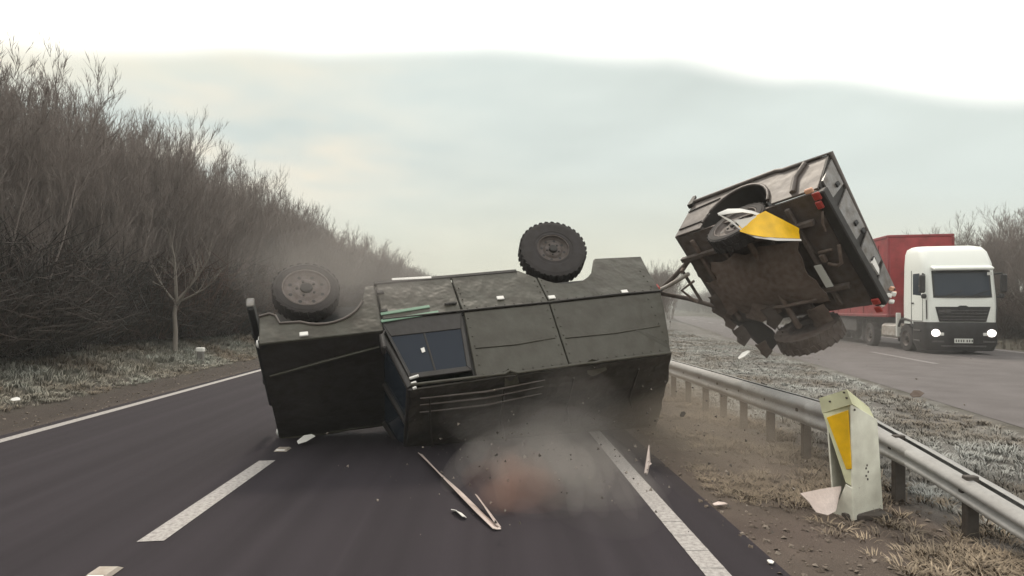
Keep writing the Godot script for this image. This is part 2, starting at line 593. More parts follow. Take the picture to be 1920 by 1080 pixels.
func tree_proto(seed_: int, stems: int, height: float, spread: float, kids: Array, tm: Material, cm: Material, r := 0.09) -> Array:
	rng.seed = seed_
	tv = [PackedVector3Array(), PackedVector3Array(), PackedVector3Array(), PackedVector3Array()]
	for s in stems:
		var a := TAU * s / stems + rng.randf() * 1.2
		var off := Vector3(cos(a), 0, sin(a)) * (rng.randf_range(0.3, 1.1) if s > 0 else 0.0)
		grow(0, off + Vector3(0, -0.25, 0), (Vector3(0, 1, 0) + off * 0.28).normalized(), height * rng.randf_range(0.68, 0.82), r * (1.3 if s == 0 else rng.randf_range(0.6, 1.1)), spread, kids, s == 0)
	return [amesh(tv[0], tv[1], tm), amesh(tv[2], tv[3], cm)]

func tree(called: String, proto: Array, at: Vector3, s: Vector3, turn: float, label: String, category: String, group := "") -> Node3D:
	var t := thing(called, label, category, at, Basis(Vector3(0, 1, 0), turn).scaled(s), group)
	for k in 2:
		var mi := MeshInstance3D.new()
		mi.mesh = proto[k]
		mi.name = ["trunk", "limbs_and_crown"][k]
		t.add_child(mi, true)
	return t

func scatter(called: String, mesh: Mesh, spots: Array, cols: Array, label: String, category: String) -> void:
	var mm := MultiMesh.new()
	mm.transform_format = MultiMesh.TRANSFORM_3D
	mm.use_colors = true
	mm.mesh = mesh
	mm.instance_count = spots.size()
	for i in spots.size():
		mm.set_instance_transform(i, spots[i])
		mm.set_instance_color(i, cols[i])
	var o := MultiMeshInstance3D.new()
	o.multimesh = mm
	o.name = numbered(called)
	add_child(o, true)
	tag(o, label, category, "", "stuff")

func tuft_mesh(seed_: int, blades: int, lean: float) -> ArrayMesh:
	rng.seed = seed_
	var v := PackedVector3Array()
	var n := PackedVector3Array()
	for k in blades:
		var a := rng.randf() * TAU
		var o := Vector3(cos(a), 0, sin(a)) * rng.randf() * 0.5
		var d := Vector3(cos(a + rng.randf_range(-1, 1)), 0, sin(a + rng.randf_range(-1, 1)))
		var hgt := rng.randf_range(0.5, 1.0)
		var w := d.cross(Vector3(0, 1, 0)).normalized() * 0.02
		var m := o + d * lean * 0.35 * hgt + Vector3(0, hgt * 0.6, 0)
		var e := o + d * lean * hgt + Vector3(0, hgt * rng.randf_range(0.75, 1.0), 0)
		var nn := (Vector3(0, 1, 0) + d * 0.3).normalized()
		for q in [o - w, m - w, o + w, o + w, m - w, m + w, m - w, e, m + w]:
			v.append(q); n.append(nn)
	return amesh(v, n, M.grass)

func build_grass() -> void:
	rng.seed = 77
	var spots: Array = []
	var cols: Array = []
	var put := func(spots: Array, cols: Array, x: float, z: float, hgt: float, c: Color) -> void:
		var b := Basis(Vector3(0, 1, 0), rng.randf() * TAU).scaled(Vector3(0.15, hgt, 0.15) * rng.randf_range(0.7, 1.35))
		spots.append(Transform3D(b, Vector3(x, gh(x, z), z)))
		var k := rng.randf_range(0.75, 1.25)
		cols.append(Color(c.r * k, c.g * k, c.b * k))
	var mesh := tuft_mesh(3, 18, 0.5)
	for i in 24000:                                        # left verge
		var z := -3.0 - 62.0 * pow(rng.randf(), 1.7)
		var x := -6.75 - 4.6 * rng.randf()
		var f := noise_b.get_noise_2d(x * 12, z * 12)
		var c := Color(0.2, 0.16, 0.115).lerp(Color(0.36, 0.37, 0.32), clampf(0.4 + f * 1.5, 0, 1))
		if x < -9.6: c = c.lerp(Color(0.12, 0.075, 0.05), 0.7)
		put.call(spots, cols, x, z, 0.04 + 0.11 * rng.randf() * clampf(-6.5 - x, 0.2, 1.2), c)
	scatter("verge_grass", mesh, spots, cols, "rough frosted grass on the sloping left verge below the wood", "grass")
	spots = []; cols = []
	for i in 26000:                                        # right of the barrier, frosted
		var z := -2.5 - 45.0 * pow(rng.randf(), 1.8)
		var x := 3.45 + rng.randf() * 8.0
		if far_n(x, z) > -0.5: continue
		var f := noise_b.get_noise_2d(x * 14, z * 14)
		var c := Color(0.17, 0.145, 0.115).lerp(Color(0.33, 0.335, 0.315), clampf(0.55 + f * 1.6, 0, 1))
		put.call(spots, cols, x, z, 0.025 + 0.06 * rng.randf(), c)
	scatter("frosted_grass", mesh, spots, cols, "short frosted grass between the steel barrier and the opposite carriageway", "grass")
	spots = []; cols = []
	for i in 12000:                                         # brown strip in front of the barrier
		var z := -2.0 - 22.0 * pow(rng.randf(), 1.6)
		var x := 1.9 + 1.7 * pow(rng.randf(), 0.8)
		var f := noise_b.get_noise_2d(x * 25, z * 25)
		if rng.randf() < 0.9 - 1.6 * f - 0.5 * smoothstep(2.4, 3.4, x): continue
		var c := Color(0.14, 0.108, 0.078).lerp(Color(0.3, 0.24, 0.17), rng.randf())
		put.call(spots, cols, x, z, 0.02 + 0.06 * rng.randf() * clampf(x - 1.7, 0.2, 1), c)
	scatter("dead_grass", mesh, spots, cols, "thin brown dead grass on the dirt strip in front of the barrier", "grass")
	spots = []; cols = []
	for i in 4000:
		var s := -12.0 + 90.0 * pow(rng.randf(), 1.4)
		var n := 8.6 + 6.0 * rng.randf()
		var p := FAR_O + FAR_N * n + FAR_D * s
		put.call(spots, cols, p.x, p.z, 0.1 + 0.25 * rng.randf(), Color(0.13, 0.1, 0.075).lerp(Color(0.2, 0.18, 0.14), rng.randf()))
	scatter("far_verge_grass", mesh, spots, cols, "dull brown grass along the far side of the opposite carriageway", "grass")

func build_clods() -> void:
	rng.seed = 515
	var st := begin()
	var p := [Vector3(0, 0.7, 0.1), Vector3(1, 0, 0.2), Vector3(-0.2, 0, 0.9), Vector3(-0.9, 0, -0.1), Vector3(0.3, 0.1, -1.0)]
	for i in 4: tri(st, p[0], p[1 + (i + 1) % 4], p[1 + i])
	st.generate_normals()
	var mesh := st.commit()
	mesh.surface_set_material(0, M.grass)
	var spots: Array = []
	var cols: Array = []
	for i in 9000:
		var right := rng.randf() < 0.7
		var z := -2.0 - 26.0 * pow(rng.randf(), 1.8)
		var x := (1.68 + 1.7 * pow(rng.randf(), 0.8)) if right else (-5.85 - 1.1 * rng.randf())
		var k := 0.006 + 0.022 * pow(rng.randf(), 3.0)
		spots.append(Transform3D(Basis.from_euler(Vector3(rng.randf() * 0.6, rng.randf() * TAU, rng.randf() * 0.6)).scaled(Vector3(k, k, k)), Vector3(x, gh(x, z) + 0.004, z)))
		var f := rng.randf()
		cols.append(Color(0.09, 0.068, 0.052).lerp(Color(0.24, 0.2, 0.165), f * f))
	scatter("gravel", mesh, spots, cols, "loose clods and grit on the dirt strips beside the road", "gravel")

func build_young_tree() -> void:
	rng.seed = 905
	tv = [PackedVector3Array(), PackedVector3Array(), PackedVector3Array(), PackedVector3Array()]
	var stem := [Vector3(0, -0.2, 0), Vector3(0.02, 0.5, 0), Vector3(0.0, 1.0, 0.02), Vector3(0.05, 1.36, 0)]
	for i in 3: seg(tv[0], tv[1], stem[i], stem[i + 1], 0.07 - 0.008 * i, 0.062 - 0.008 * i, 8)
	for q in [[1.28, -0.75, 0.85, 0.1, 1.1], [1.36, 0.1, 1.0, 0.2, 1.5], [1.36, 0.75, 0.9, -0.2, 1.5], [1.30, 1.0, 0.35, 0.25, 1.25], [1.2, 0.75, 0.75, 0.5, 1.2], [1.33, -0.3, 1.0, -0.3, 1.3]]:
		var p := Vector3(0.05, q[0], 0)
		var d := Vector3(q[1], q[2], q[3]).normalized()
		var r := 0.036
		for i in 4:
			var e := p + d * float(q[4]) / 4
			seg(tv[2], tv[3], p, e, r, r * 0.78, 5)
			if i > 0:
				for k in 2: grow(3, e, (d + Vector3(rng.randf_range(-1, 1), rng.randf_range(-0.2, 0.7), rng.randf_range(-1, 1)) * 0.8).normalized(), 0.55, 0.012, 0.7, [0, 0, 0, 3])
			r *= 0.78
			p = e
			d = (d + Vector3(rng.randf_range(-1, 1), 0.5, rng.randf_range(-1, 1)) * 0.14).normalized()
	tree("young_tree", [amesh(tv[0], tv[1], M.pale_bark), amesh(tv[2], tv[3], M.pale_bark)], Vector3(-8.55, gh(-8.55, -15.8), -15.8), Vector3.ONE, 0.0, "slender pale bare young tree standing alone before the dark wood on the left", "tree")

func build_trees() -> void:
	var protos := []
	for k in 7:
		protos.append(tree_proto(100 + k * 17, 6 + k % 2, 7.0, 0.46 + 0.05 * (k % 3), [10, 6, 5, 4], M.bark, M.twig, 0.05))
	rng.seed = 4242
	var rows := [[-10.8, 0.76, 1.8], [-12.4, 0.84, 2.1], [-14.6, 0.87, 2.6], [-17.5, 0.84, 3.2], [-21.0, 0.78, 4.2]]
	for r in rows:
		var z := -5.0 + rng.randf()
		while z > -130.0:
			var x: float = r[0] + rng.randf_range(-0.7, 0.7)
			if not (r[0] > -11 and rng.randf() < 0.25):
				var s: float = r[1] * rng.randf_range(0.9, 1.06)
				tree("bare_tree", protos[rng.randi() % 7], Vector3(x, gh(x, z), z), Vector3(s, s * rng.randf_range(0.95, 1.08), s), rng.randf() * TAU, "bare brown tree in the front edge of the left wood, above the frosted verge" if r[0] > -11 else "bare brown leafless tree higher up the left bank, behind the wood's front row", "tree", "bare trees at the front of the left wood" if r[0] > -11 else "bare trees higher up the left bank")
			z -= r[2] * rng.randf_range(0.7, 1.3) * (1.0 if z > -40 else 2.2)
	build_young_tree()
	# far side of the opposite road
	rng.seed = 31
	for r in [[12.5, 0.62, 2.8], [15.0, 0.7, 3.4], [18.5, 0.74, 4.4], [11.8, 0.6, 2.2]]:
		var s := -14.0 if r[0] > 12 else 85.0
		while s < 230.0:
			var p: Vector3 = FAR_O + FAR_N * (r[0] + rng.randf_range(-0.8, 0.8)) + FAR_D * s
			var k: float = r[1] * rng.randf_range(0.85, 1.15)
			tree("bare_tree", protos[rng.randi() % 7], Vector3(p.x, gh(p.x, p.z), p.z), Vector3(k, k, k), rng.randf() * TAU, "bare brown tree at the near edge of the belt behind the lorry" if r[0] < 13 else "bare brown tree deeper in the belt behind the lorry, beyond the opposite carriageway", "tree", "trees at the near edge of the far belt" if r[0] < 13 else "trees deeper in the far belt")
			s += r[2] * rng.randf_range(0.7, 1.3) * (1.0 if s < 30 else 2.6)
	# scrub in the widening reservation ahead
	for i in 75:
		var z := -32.0 - 75.0 * rng.randf()
		var x := rng.randf_range(4.6, 8.0 + (-z - 20) * 0.26)
		if far_n(x, z) > -1.5 or x < -0.27 * z: continue
		var k := rng.randf_range(0.45, 0.66)
		tree("bare_tree", protos[rng.randi() % 7], Vector3(x, gh(x, z), z), Vector3(k, k, k), rng.randf() * TAU, "low bare bushy tree between the two carriageways, seen right of the overturned vehicle", "tree", "bushy trees on the central reservation")
	# undergrowth along the foot of the wood
	var v := PackedVector3Array()
	var n := PackedVector3Array()
	rng.seed = 8
	for k in 420:
		var a := Vector3(rng.randf_range(-0.6, 0.6), 0, rng.randf_range(-0.6, 0.6))
		var b := a + Vector3(rng.randf_range(-0.6, 0.6), rng.randf_range(0.3, 1.0), rng.randf_range(-0.6, 0.6))
		var c := b + Vector3(rng.randf_range(-0.5, 0.5), rng.randf_range(-0.1, 0.4), rng.randf_range(-0.5, 0.5))
		seg(v, n, a, b, 0.009, 0.007, 3)
		seg(v, n, b, c, 0.007, 0.003, 3)
	var shrub := amesh(v, n, M.grass)
	var spots := []
	var cols := []
	for i in 1100:
		var z := -4.0 - 90.0 * pow(rng.randf(), 1.4)
		var x := -9.9 - 5.5 * pow(rng.randf(), 1.3)
		var k := rng.randf_range(0.9, 1.9)
		spots.append(Transform3D(Basis(Vector3(0, 1, 0), rng.randf() * TAU).scaled(Vector3(k, k * rng.randf_range(0.6, 1.3), k)), Vector3(x, gh(x, z) - 0.05, z)))
		var red := rng.randf()
		cols.append(Color(0.042, 0.035, 0.031).lerp(Color(0.085, 0.046, 0.033), red * red))  # colour lowered to carry the shade at the foot of the wood
	for i in 260:
		var s := -10.0 + 100.0 * rng.randf()
		var p := FAR_O + FAR_N * rng.randf_range(11.0, 16.0) + FAR_D * s
		var k := rng.randf_range(0.9, 1.8)
		spots.append(Transform3D(Basis(Vector3(0, 1, 0), rng.randf() * TAU).scaled(Vector3(k, k, k)), Vector3(p.x, gh(p.x, p.z) - 0.05, p.z)))
		cols.append(Color(0.075, 0.055, 0.045))
	scatter("undergrowth", shrub, spots, cols, "dark tangled leafless undergrowth along the foot of the trees", "undergrowth")

# ---------------------------------------------------------------- crash barrier, bollard

func barrier_h(z: float) -> float:      # height of the beam's middle
	return 0.505 - 0.375 * smoothstep(-5.3, -2.4, z)

func build_barrier() -> void:
	var t := thing("crash_barrier", "long galvanised steel crash barrier on short posts, its near end ramping down", "crash barrier", Vector3(3.26, 0, -6))
	var prof := [[-0.122, 0.02], [-0.12, 0.0], [-0.085, 0.052], [-0.045, 0.055], [-0.015, 0.012], [0.015, 0.012], [0.045, 0.055], [0.085, 0.052], [0.12, 0.0], [0.124, -0.04]]
	for side in [-1, 1]:
		var z := -1.6
		while z > -30.0:
			var ln := 1.38 if z > -16 else 2.76
			var st := begin()
			var g := []
			for i in 6:
				var zz := z - (ln + 0.03) * i / 5.0
				var k := 1.0 - 0.4 * smoothstep(-5.4, -4.2, zz)
				var row := []
				for q in prof:
					row.append(Vector3(side * (q[1] + 0.065) + 0.015 * noise_b.get_noise_1d(zz * 30), barrier_h(zz) + q[0] * k, zz + 6))
				g.append(row)
			if side > 0:
				for row in g: row.reverse()
			sheet(st, g, 0.004)
			obj("beam_section", st, M.galvanised, t)
			z -= ln
	var z := -3.2
	while z > -16.0:
		var st := begin()
		var hh := barrier_h(z)
		var lean := 0.02 * sin(z * 7.0)
		box(st, Vector3(lean, (hh + 0.1) / 2, z + 6), Vector3(0.085, hh + 0.1, 0.05), 0.006)
		obj("post", st, M.dark_post, t)
		st = begin()
		box(st, Vector3(-0.078, hh, z + 6), Vector3(0.02, 0.035, 0.035), 0.005)
		obj("bolt", st, M.dark_metal, t)
		z -= 0.69

func face(st: SurfaceTool, pts: Array, th: float, n: Vector3) -> void:
	# a flat plate through the given outline; the first three corners set its plane
	var o: Vector3 = pts[0]
	var ux: Vector3 = (pts[1] - pts[0]).normalized()
	var nn: Vector3 = (pts[1] - pts[0]).cross(pts[2] - pts[0]).normalized()
	if nn.dot(n) < 0: nn = -nn
	var uy := nn.cross(ux)
	var poly := []
	for p in pts: poly.append(Vector2((p - o).dot(ux), (p - o).dot(uy)))
	panel(st, poly, o, ux, uy, nn, th, minf(0.004, th * 0.4))

func build_bollard() -> void:
	var o := Vector3(2.78, 0, -4.35)
	var t := thing("traffic_bollard", "cracked white traffic bollard with a yellow panel, leaning against the barrier", "bollard", o)
	var tl := Vector3(2.556, 0.745, -4.42) - o; var tm := Vector3(2.640, 0.857, -4.20) - o; var tr := Vector3(2.915, 0.714, -4.38) - o; var tb := Vector3(2.83, 0.70, -4.60) - o
	var br := Vector3(3.009, -0.03, -4.40) - o; var bm := Vector3(2.664, 0.0, -4.22) - o; var bl := Vector3(2.606, 0.0, -4.37) - o; var bb := Vector3(2.93, 0.0, -4.62) - o
	var notch := Vector3(2.632, 0.266, -4.262) - o
	var st := begin()
	face(st, [tm, bm, br, tr], 0.012, Vector3(0.3, 0, 1))
	obj("front_shell", st, M.white_plastic, t)
	st = begin()
	var lp := bm.lerp(bl, 0.75)
	face(st, [tl, lp, bm, tm], 0.012, Vector3(-1, 0, 0.3))
	# the torn edge: the side shell narrows to the notch half way up
	st = begin()
	face(st, [tl, notch, bm.lerp(tm, 0.29), tm], 0.012, Vector3(-1, 0, 0.4))
	var side := obj("side_shell", st, M.cream_plastic, t)
	st = begin()
	face(st, [notch + Vector3(0, -0.01, 0), bl, bm, bm.lerp(tm, 0.28)], 0.012, Vector3(-1, 0, 0.4))
	obj("torn_shell_foot", st, M.white_plastic, t)
	st = begin()
	face(st, [tb, bb, bl, tl], 0.012, Vector3(-0.6, 0, -1))
	face(st, [tr, br, bb, tb], 0.012, Vector3(1, 0, -0.5))
	obj("rear_shell", st, M.white_plastic, t)
	st = begin()
	var yo := Vector3(-0.012, 0, 0.007)
	var u := func(a: float, b: float) -> Vector3: return tl.lerp(tm, a).lerp(notch.lerp(bm.lerp(tm, 0.29), a), b)
	face(st, [u.call(0.12, 0.07) + yo, u.call(0.55, 0.80) + yo, u.call(0.97, 0.78) + yo, u.call(0.88, 0.06) + yo], 0.008, Vector3(-1, 0, 0.6))
	obj("yellow_panel", st, M.yellow, t)
	st = begin()
	var c1 := Vector3(2.534, 0.862, -4.43) - o; var c2 := Vector3(2.605, 0.962, -4.20) - o; var c3 := Vector3(2.89, 0.80, -4.39) - o; var c4 := Vector3(2.80, 0.79, -4.62) - o
	var dn := Vector3(0.022, -0.115, 0.004)
	hexa(st, [c1 + dn, c2 + dn + Vector3(0.006, 0.012, 0.012), c3 + dn * 0.8 + Vector3(0.022, 0, 0.006), c4 + dn, c1, c2, c3, c4])
	obj("cap", st, M.cream_plastic, t)
	st = begin()
	for q in [[0.35, 0.5], [0.88, 0.15], [0.93, 0.62]]:
		var p = c1.lerp(c2, q[0]) + dn * q[1] * 0.8 + Vector3(-0.004, 0, 0.007)
		box(st, p, Vector3(0.013, 0.013, 0.013), 0.003)
	for q in [[0.08, 0.04], [0.85, 0.03], [0.5, 0.5], [0.46, 0.53], [0.53, 0.56], [0.45, 0.6], [0.5, 0.63]]:
		var p = tm.lerp(tr, q[0]).lerp(bm.lerp(br, q[0]), q[1]) + Vector3(0.004, 0, 0.006)
		box(st, p, Vector3(0.012, 0.016, 0.01), 0.003)
	obj("rivet_marks", st, M.dark_post, t)
	st = begin()
	box(st, Vector3(0.02, 0.015, -0.04), Vector3(0.34, 0.05, 0.3), 0.01)
	obj("base_plate", st, M.dark_post, t)
	# torn piece lying at its foot
	st = begin()
	spanned(st, [Vector3(2.30, 0.185, -4.27), Vector3(2.40, 0.20, -4.29), Vector3(2.52, 0.215, -4.31), Vector3(2.635, 0.225, -4.32)], [Vector3(2.36, 0.085, -4.16), Vector3(2.43, 0.07, -4.14), Vector3(2.51, 0.085, -4.18), Vector3(2.60, 0.17, -4.28)], 4, 0.006, 0.02, 3)
	tag(obj("shell_fragment", st, M.pink_plastic), "pinkish white torn plastic piece lying at the bollard's foot", "debris")

# ---------------------------------------------------------------- wheels

func wheel(parent: Node3D, at: Vector3, basis: Basis, r: float, w: float, rim_r: float, lugs := 26, rubber: Material = null, steel: Material = null) -> Node3D:
	# axis = local z, outer face towards +z
	var o := node_part("wheel", parent, at, basis)
	var st := begin()
	var h := w / 2
	lathe(st, [[rim_r, -h * 0.8], [rim_r * 1.06, -h], [r * 0.86, -h], [r * 0.95, -h * 0.9], [r * 0.975, -h * 0.6], [r * 0.98, 0], [r * 0.975, h * 0.6], [r * 0.95, h * 0.9], [r * 0.86, h], [rim_r * 1.28, h * 1.02], [rim_r * 1.24, h * 0.97], [rim_r * 1.06, h], [rim_r, h * 0.8]], 40)
	for k in lugs:
		for s in [-1, 1]:
			var a: float = TAU * (k + (0.25 if s > 0 else 0.75)) / lugs
			var b := Basis(Vector3(0, 0, 1), a)
			box(st, b * Vector3(r * 0.972, 0, s * h * 0.52), Vector3(r * 0.034, TAU * r / lugs * 0.58, h * 0.86), r * 0.012, b * Basis(Vector3(1, 0, 0), 0.25 * s))
	obj("tyre", st, rubber if rubber else M.rubber, o)
	st = begin()
	lathe(st, [[rim_r * 1.03, h * 0.98], [rim_r * 0.98, h * 0.99], [rim_r * 0.94, h * 0.72], [rim_r * 0.82, h * 0.5], [rim_r * 0.62, h * 0.46], [rim_r * 0.5, h * 0.66], [rim_r * 0.3, h * 0.68], [0.0, h * 0.68]], 36)
	lathe(st, [[rim_r * 1.0, -h * 0.85], [rim_r * 0.9, -h * 0.5], [0.0, -h * 0.4]], 24)
	obj("rim", st, steel if steel else M.rim_steel, o)
	st = begin()
	lathe(st, [[rim_r * 0.27, h * 0.66], [rim_r * 0.26, h * 0.95], [rim_r * 0.2, h * 1.02], [0.0, h * 1.04]], 20)
	for k in 5:
		var a := TAU * k / 5
		lathe(st, [[rim_r * 0.06, 0.0], [rim_r * 0.055, h * 0.14], [0.0, h * 0.16]], 6, Transform3D(Basis.IDENTITY, Vector3(cos(a) * rim_r * 0.4, sin(a) * rim_r * 0.4, h * 0.67)))
	obj("hub", st, M.dark_metal, o)
	st = begin()
	for k in 8:
		var a := TAU * (k + 0.5) / 8
		lathe(st, [[rim_r * 0.085, h * 0.015], [0.0, h * 0.02]], 10, Transform3D(Basis.IDENTITY, Vector3(cos(a) * rim_r * 0.73, sin(a) * rim_r * 0.73, h * 0.49)))
	obj("vent_hole", st, M.black, o)
	return o

# ---------------------------------------------------------------- the overturned vehicle (x to its rear, y to its roof, -z to the side in view)

func side_z(y: float) -> float:
	return 0.86 - maxf(0.0, y - 1.1) * 0.277

func arc(cx: float, cy: float, r: float, a0: float, a1: float, n: int) -> Array:
	var out := []
	for i in n + 1:
		var a := deg_to_rad(lerpf(a0, a1, float(i) / n))
		out.append(Vector2(cx + cos(a) * r, cy + sin(a) * r))
	return out

func build_vehicle() -> void:
	var bas := Basis(Vector3(0, 0, 1), deg_to_rad(5.91)) * Basis(Vector3(0, 1, 0), deg_to_rad(15.51)) * Basis(Vector3(1, 0, 0), deg_to_rad(134.3))
	var t := thing("overturned_off_road_vehicle", "dark green off-road vehicle thrown upside down across the road, wheels in the air", "off-road vehicle", Vector3(-0.684, 1.634, -7.732), bas)
	var G: Material = M.green_paint
	var X := Vector3(1, 0, 0)
	var lo_o := Vector3(0, 0, -0.86)
	var up_o := Vector3(0, 1.1, -0.86)
	var up_y := Vector3(0, 1, 0.277)
	var up_n := Vector3(0, 0.277, -1)
	var v2 := func(a: Array) -> Array:
		var out := []
		for q in a: out.append(Vector2(q[0], q[1]))
		return out
	# inner shells
	var st := begin()
	hexa(st, [Vector3(-0.84, 0.56, 0.8), Vector3(0.85, 0.56, 0.8), Vector3(0.85, 0.56, -0.815), Vector3(-0.84, 0.56, -0.815), Vector3(-0.84, 1.12, 0.8), Vector3(0.85, 1.12, 0.8), Vector3(0.85, 1.12, -0.815), Vector3(-0.84, 1.12, -0.815)])
	hexa(st, [Vector3(0.86, 0.74, 0.8), Vector3(2.45, 0.74, 0.8), Vector3(2.45, 0.74, -0.815), Vector3(0.86, 0.74, -0.815), Vector3(0.86, 1.12, 0.8), Vector3(2.42, 1.12, 0.8), Vector3(2.42, 1.12, -0.815), Vector3(0.86, 1.12, -0.815)])
	hexa(st, [Vector3(1.98, 0.47, 0.8), Vector3(2.48, 0.47, 0.8), Vector3(2.48, 0.47, -0.8), Vector3(1.98, 0.47, -0.8), Vector3(1.98, 0.735, 0.8), Vector3(2.46, 0.735, 0.8), Vector3(2.46, 0.735, -0.8), Vector3(1.98, 0.735, -0.8)])
	obj("body_tub", st, M.dark_metal, t)
	st = begin()
	hexa(st, [Vector3(0.0, 1.13, 0.8), Vector3(2.40, 1.13, 0.8), Vector3(2.40, 1.13, -0.81), Vector3(0.0, 1.13, -0.81), Vector3(-0.02, 1.86, 0.68), Vector3(2.3, 1.86, 0.72), Vector3(2.24, 1.86, -0.6), Vector3(-0.02, 1.86, -0.6)])
	obj("hard_top_lining", st, M.dark_metal, t)
	# lower side panels in view
	st = begin()
	panel(st, v2.call([[-0.855, 0.53], [0.005, 0.53], [0.005, 1.105], [-0.855, 1.105]]), lo_o, X, Vector3(0, 1, 0), Vector3(0, 0, -1), 0.03, 0.008)
	var door := obj("front_door", st, G, t)
	st = begin()
	panel(st, v2.call([[0.02, 0.53], [0.86, 0.5], [1.04, 0.66], [1.04, 1.105], [0.02, 1.105]]), lo_o, X, Vector3(0, 1, 0), Vector3(0, 0, -1), 0.03, 0.008)
	obj("body_side_panel", st, G, t)
	var quarter: Array = v2.call([[1.052, 1.105], [1.052, 0.67]]) + arc(1.42, 0.36, 0.46, 140, 40, 8) + v2.call([[1.90, 0.42], [1.93, 0.395], [2.575, 0.43], [2.50, 0.95], [2.515, 1.105]])
	st = begin()
	panel(st, quarter, lo_o, X, Vector3(0, 1, 0), Vector3(0, 0, -1), 0.03, 0.008)
	obj("rear_quarter_panel", st, G, t)
	# sill
	st = begin()
	box(st, Vector3(-0.02, 0.505, -0.845), Vector3(1.72, 0.06, 0.05), 0.012)
	obj("sill", st, M.dark_metal, t)
	st = begin()
	box(st, Vector3(-0.44, 0.487, -0.858), Vector3(0.46, 0.045, 0.03), 0.006, Basis(Vector3(0, 0, 1), 0.05))
	obj("sill_trim", st, M.white_trim, t)
	# far side, bulged outwards
	st = begin()
	hexa(st, [Vector3(-0.86, 0.52, 0.87), Vector3(2.5, 0.5, 0.87), Vector3(2.5, 0.5, 0.81), Vector3(-0.86, 0.52, 0.81), Vector3(-0.86, 1.1, 0.88), Vector3(2.5, 1.1, 0.88), Vector3(2.5, 1.1, 0.81), Vector3(-0.86, 1.1, 0.81)])
	hexa(st, [Vector3(-0.84, 1.105, 0.87), Vector3(2.5, 1.105, 0.88), Vector3(2.5, 1.105, 0.82), Vector3(-0.84, 1.105, 0.82), Vector3(-0.68, 1.9, 0.66), Vector3(2.5, 1.92, 0.82), Vector3(2.5, 1.92, 0.74), Vector3(-0.68, 1.9, 0.6)])
	obj("far_side_panel", st, G, t)
	# waist cappings
	st = begin()
	tube(st, [Vector3(-0.86, 1.112, -0.868), Vector3(0.3, 1.108, -0.872), Vector3(1.05, 1.112, -0.868), Vector3(1.9, 1.104, -0.874), Vector3(2.52, 1.112, -0.866)], 0.012, 6)
	obj("waist_capping", st, M.dark_metal, t)
	# upper side panels, in two boards with a seam
	st = begin()
	panel(st, v2.call([[0.03, 0.02], [1.04, 0.02], [1.04, 0.80], [0.0, 0.80]]), up_o, X, up_y, up_n, 0.03, 0.008)
	obj("hard_top_panel", st, G, t)
	st = begin()
	panel(st, v2.call([[1.052, 0.02], [2.505, 0.02], [2.44, 0.30], [2.36, 0.6], [2.29, 0.80], [1.052, 0.80]]), up_o, X, up_y, up_n, 0.03, 0.008)
	obj("hard_top_panel", st, G, t)
	st = begin()
	for q in [[0.06, 0.46, 0.98], [1.1, 0.47, 2.3]]:
		tube(st, [Vector3(q[0], 1.1 + q[1], -side_z(1.1 + q[1]) - 0.002), Vector3((q[0] + q[2]) / 2, 1.1 + q[1] + 0.015, -side_z(1.1 + q[1] + 0.015) - 0.004), Vector3(q[2], 1.1 + q[1] - 0.01, -side_z(1.1 + q[1] - 0.01) - 0.002)], 0.01, 5)
	obj("side_swage", st, G, t)
	# door top: frame and glass
	st = begin()
	var fr: Array = v2.call([[-0.885, 0.02], [0.0, 0.02], [-0.03, 0.70], [-0.685, 0.70]])
	var hole: Array = v2.call([[-0.80, 0.21], [-0.045, 0.21], [-0.075, 0.645], [-0.665, 0.645]])
	for i in 4:
		var j := (i + 1) % 4
		panel(st, [fr[i], fr[j], hole[j], hole[i]], up_o, X, up_y, up_n, 0.028, 0.005)
	obj("window_frame", st, M.shaded_green_paint, door)
	st = begin()
	panel(st, offset_poly(hole, 0.004), up_o, X, up_y, up_n, 0.006, 0.001, -0.012)
	obj("window", st, M.side_glass, door)
	st = begin()
	panel(st, v2.call([[-0.46, 0.21], [-0.44, 0.21], [-0.40, 0.645], [-0.42, 0.645]]), up_o, X, up_y, up_n, 0.006, 0.002, -0.004)
	obj("window_slider", st, M.dark_metal, door)
	st = begin()
	panel(st, v2.call([[-0.52, 0.39], [-0.48, 0.38], [-0.475, 0.43], [-0.51, 0.44]]), up_o, X, up_y, up_n, 0.004, 0.001, 0.006)
	obj("window_sticker", st, M.white_trim, door)
	st = begin()
	box(st, Vector3(-0.09, 0.98, -0.875), Vector3(0.14, 0.03, 0.03), 0.008)
	obj("handle", st, M.dark_metal, door)
	for y in [0.68, 0.98]:
		st = begin()
		box(st, Vector3(-0.83, y, -0.868), Vector3(0.08, 0.05, 0.025), 0.006)
		obj("hinge", st, M.dark_metal, door)
	# pale green stripes
	for q in [[Vector3(-0.87, 1.03, -0.868), Vector3(-0.33, 0.985, -0.868)], [Vector3(-0.88, 1.135, -0.862), Vector3(-0.25, 1.085, -0.868)]]:
		st = begin()
		var d: Vector3 = q[1] - q[0]
		box(st, (q[0] + q[1]) / 2, Vector3(d.length(), 0.042, 0.014), 0.004, Basis(Vector3(0, 0, 1), atan2(d.y, d.x)))
		obj("green_stripe", st, M.stripe_green, t)
	# white reflectors
	for q in [[0.495, 0.965], [1.10, 1.04], [2.03, 1.07], [-1.667, 1.21]]:
		st = begin()
		box(st, Vector3(q[0], q[1], -0.872), Vector3(0.085, 0.055, 0.02), 0.006)
		obj("reflector", st, M.white_trim, t)
	# roof: crumpled sheet
	st = begin()
	var g := []
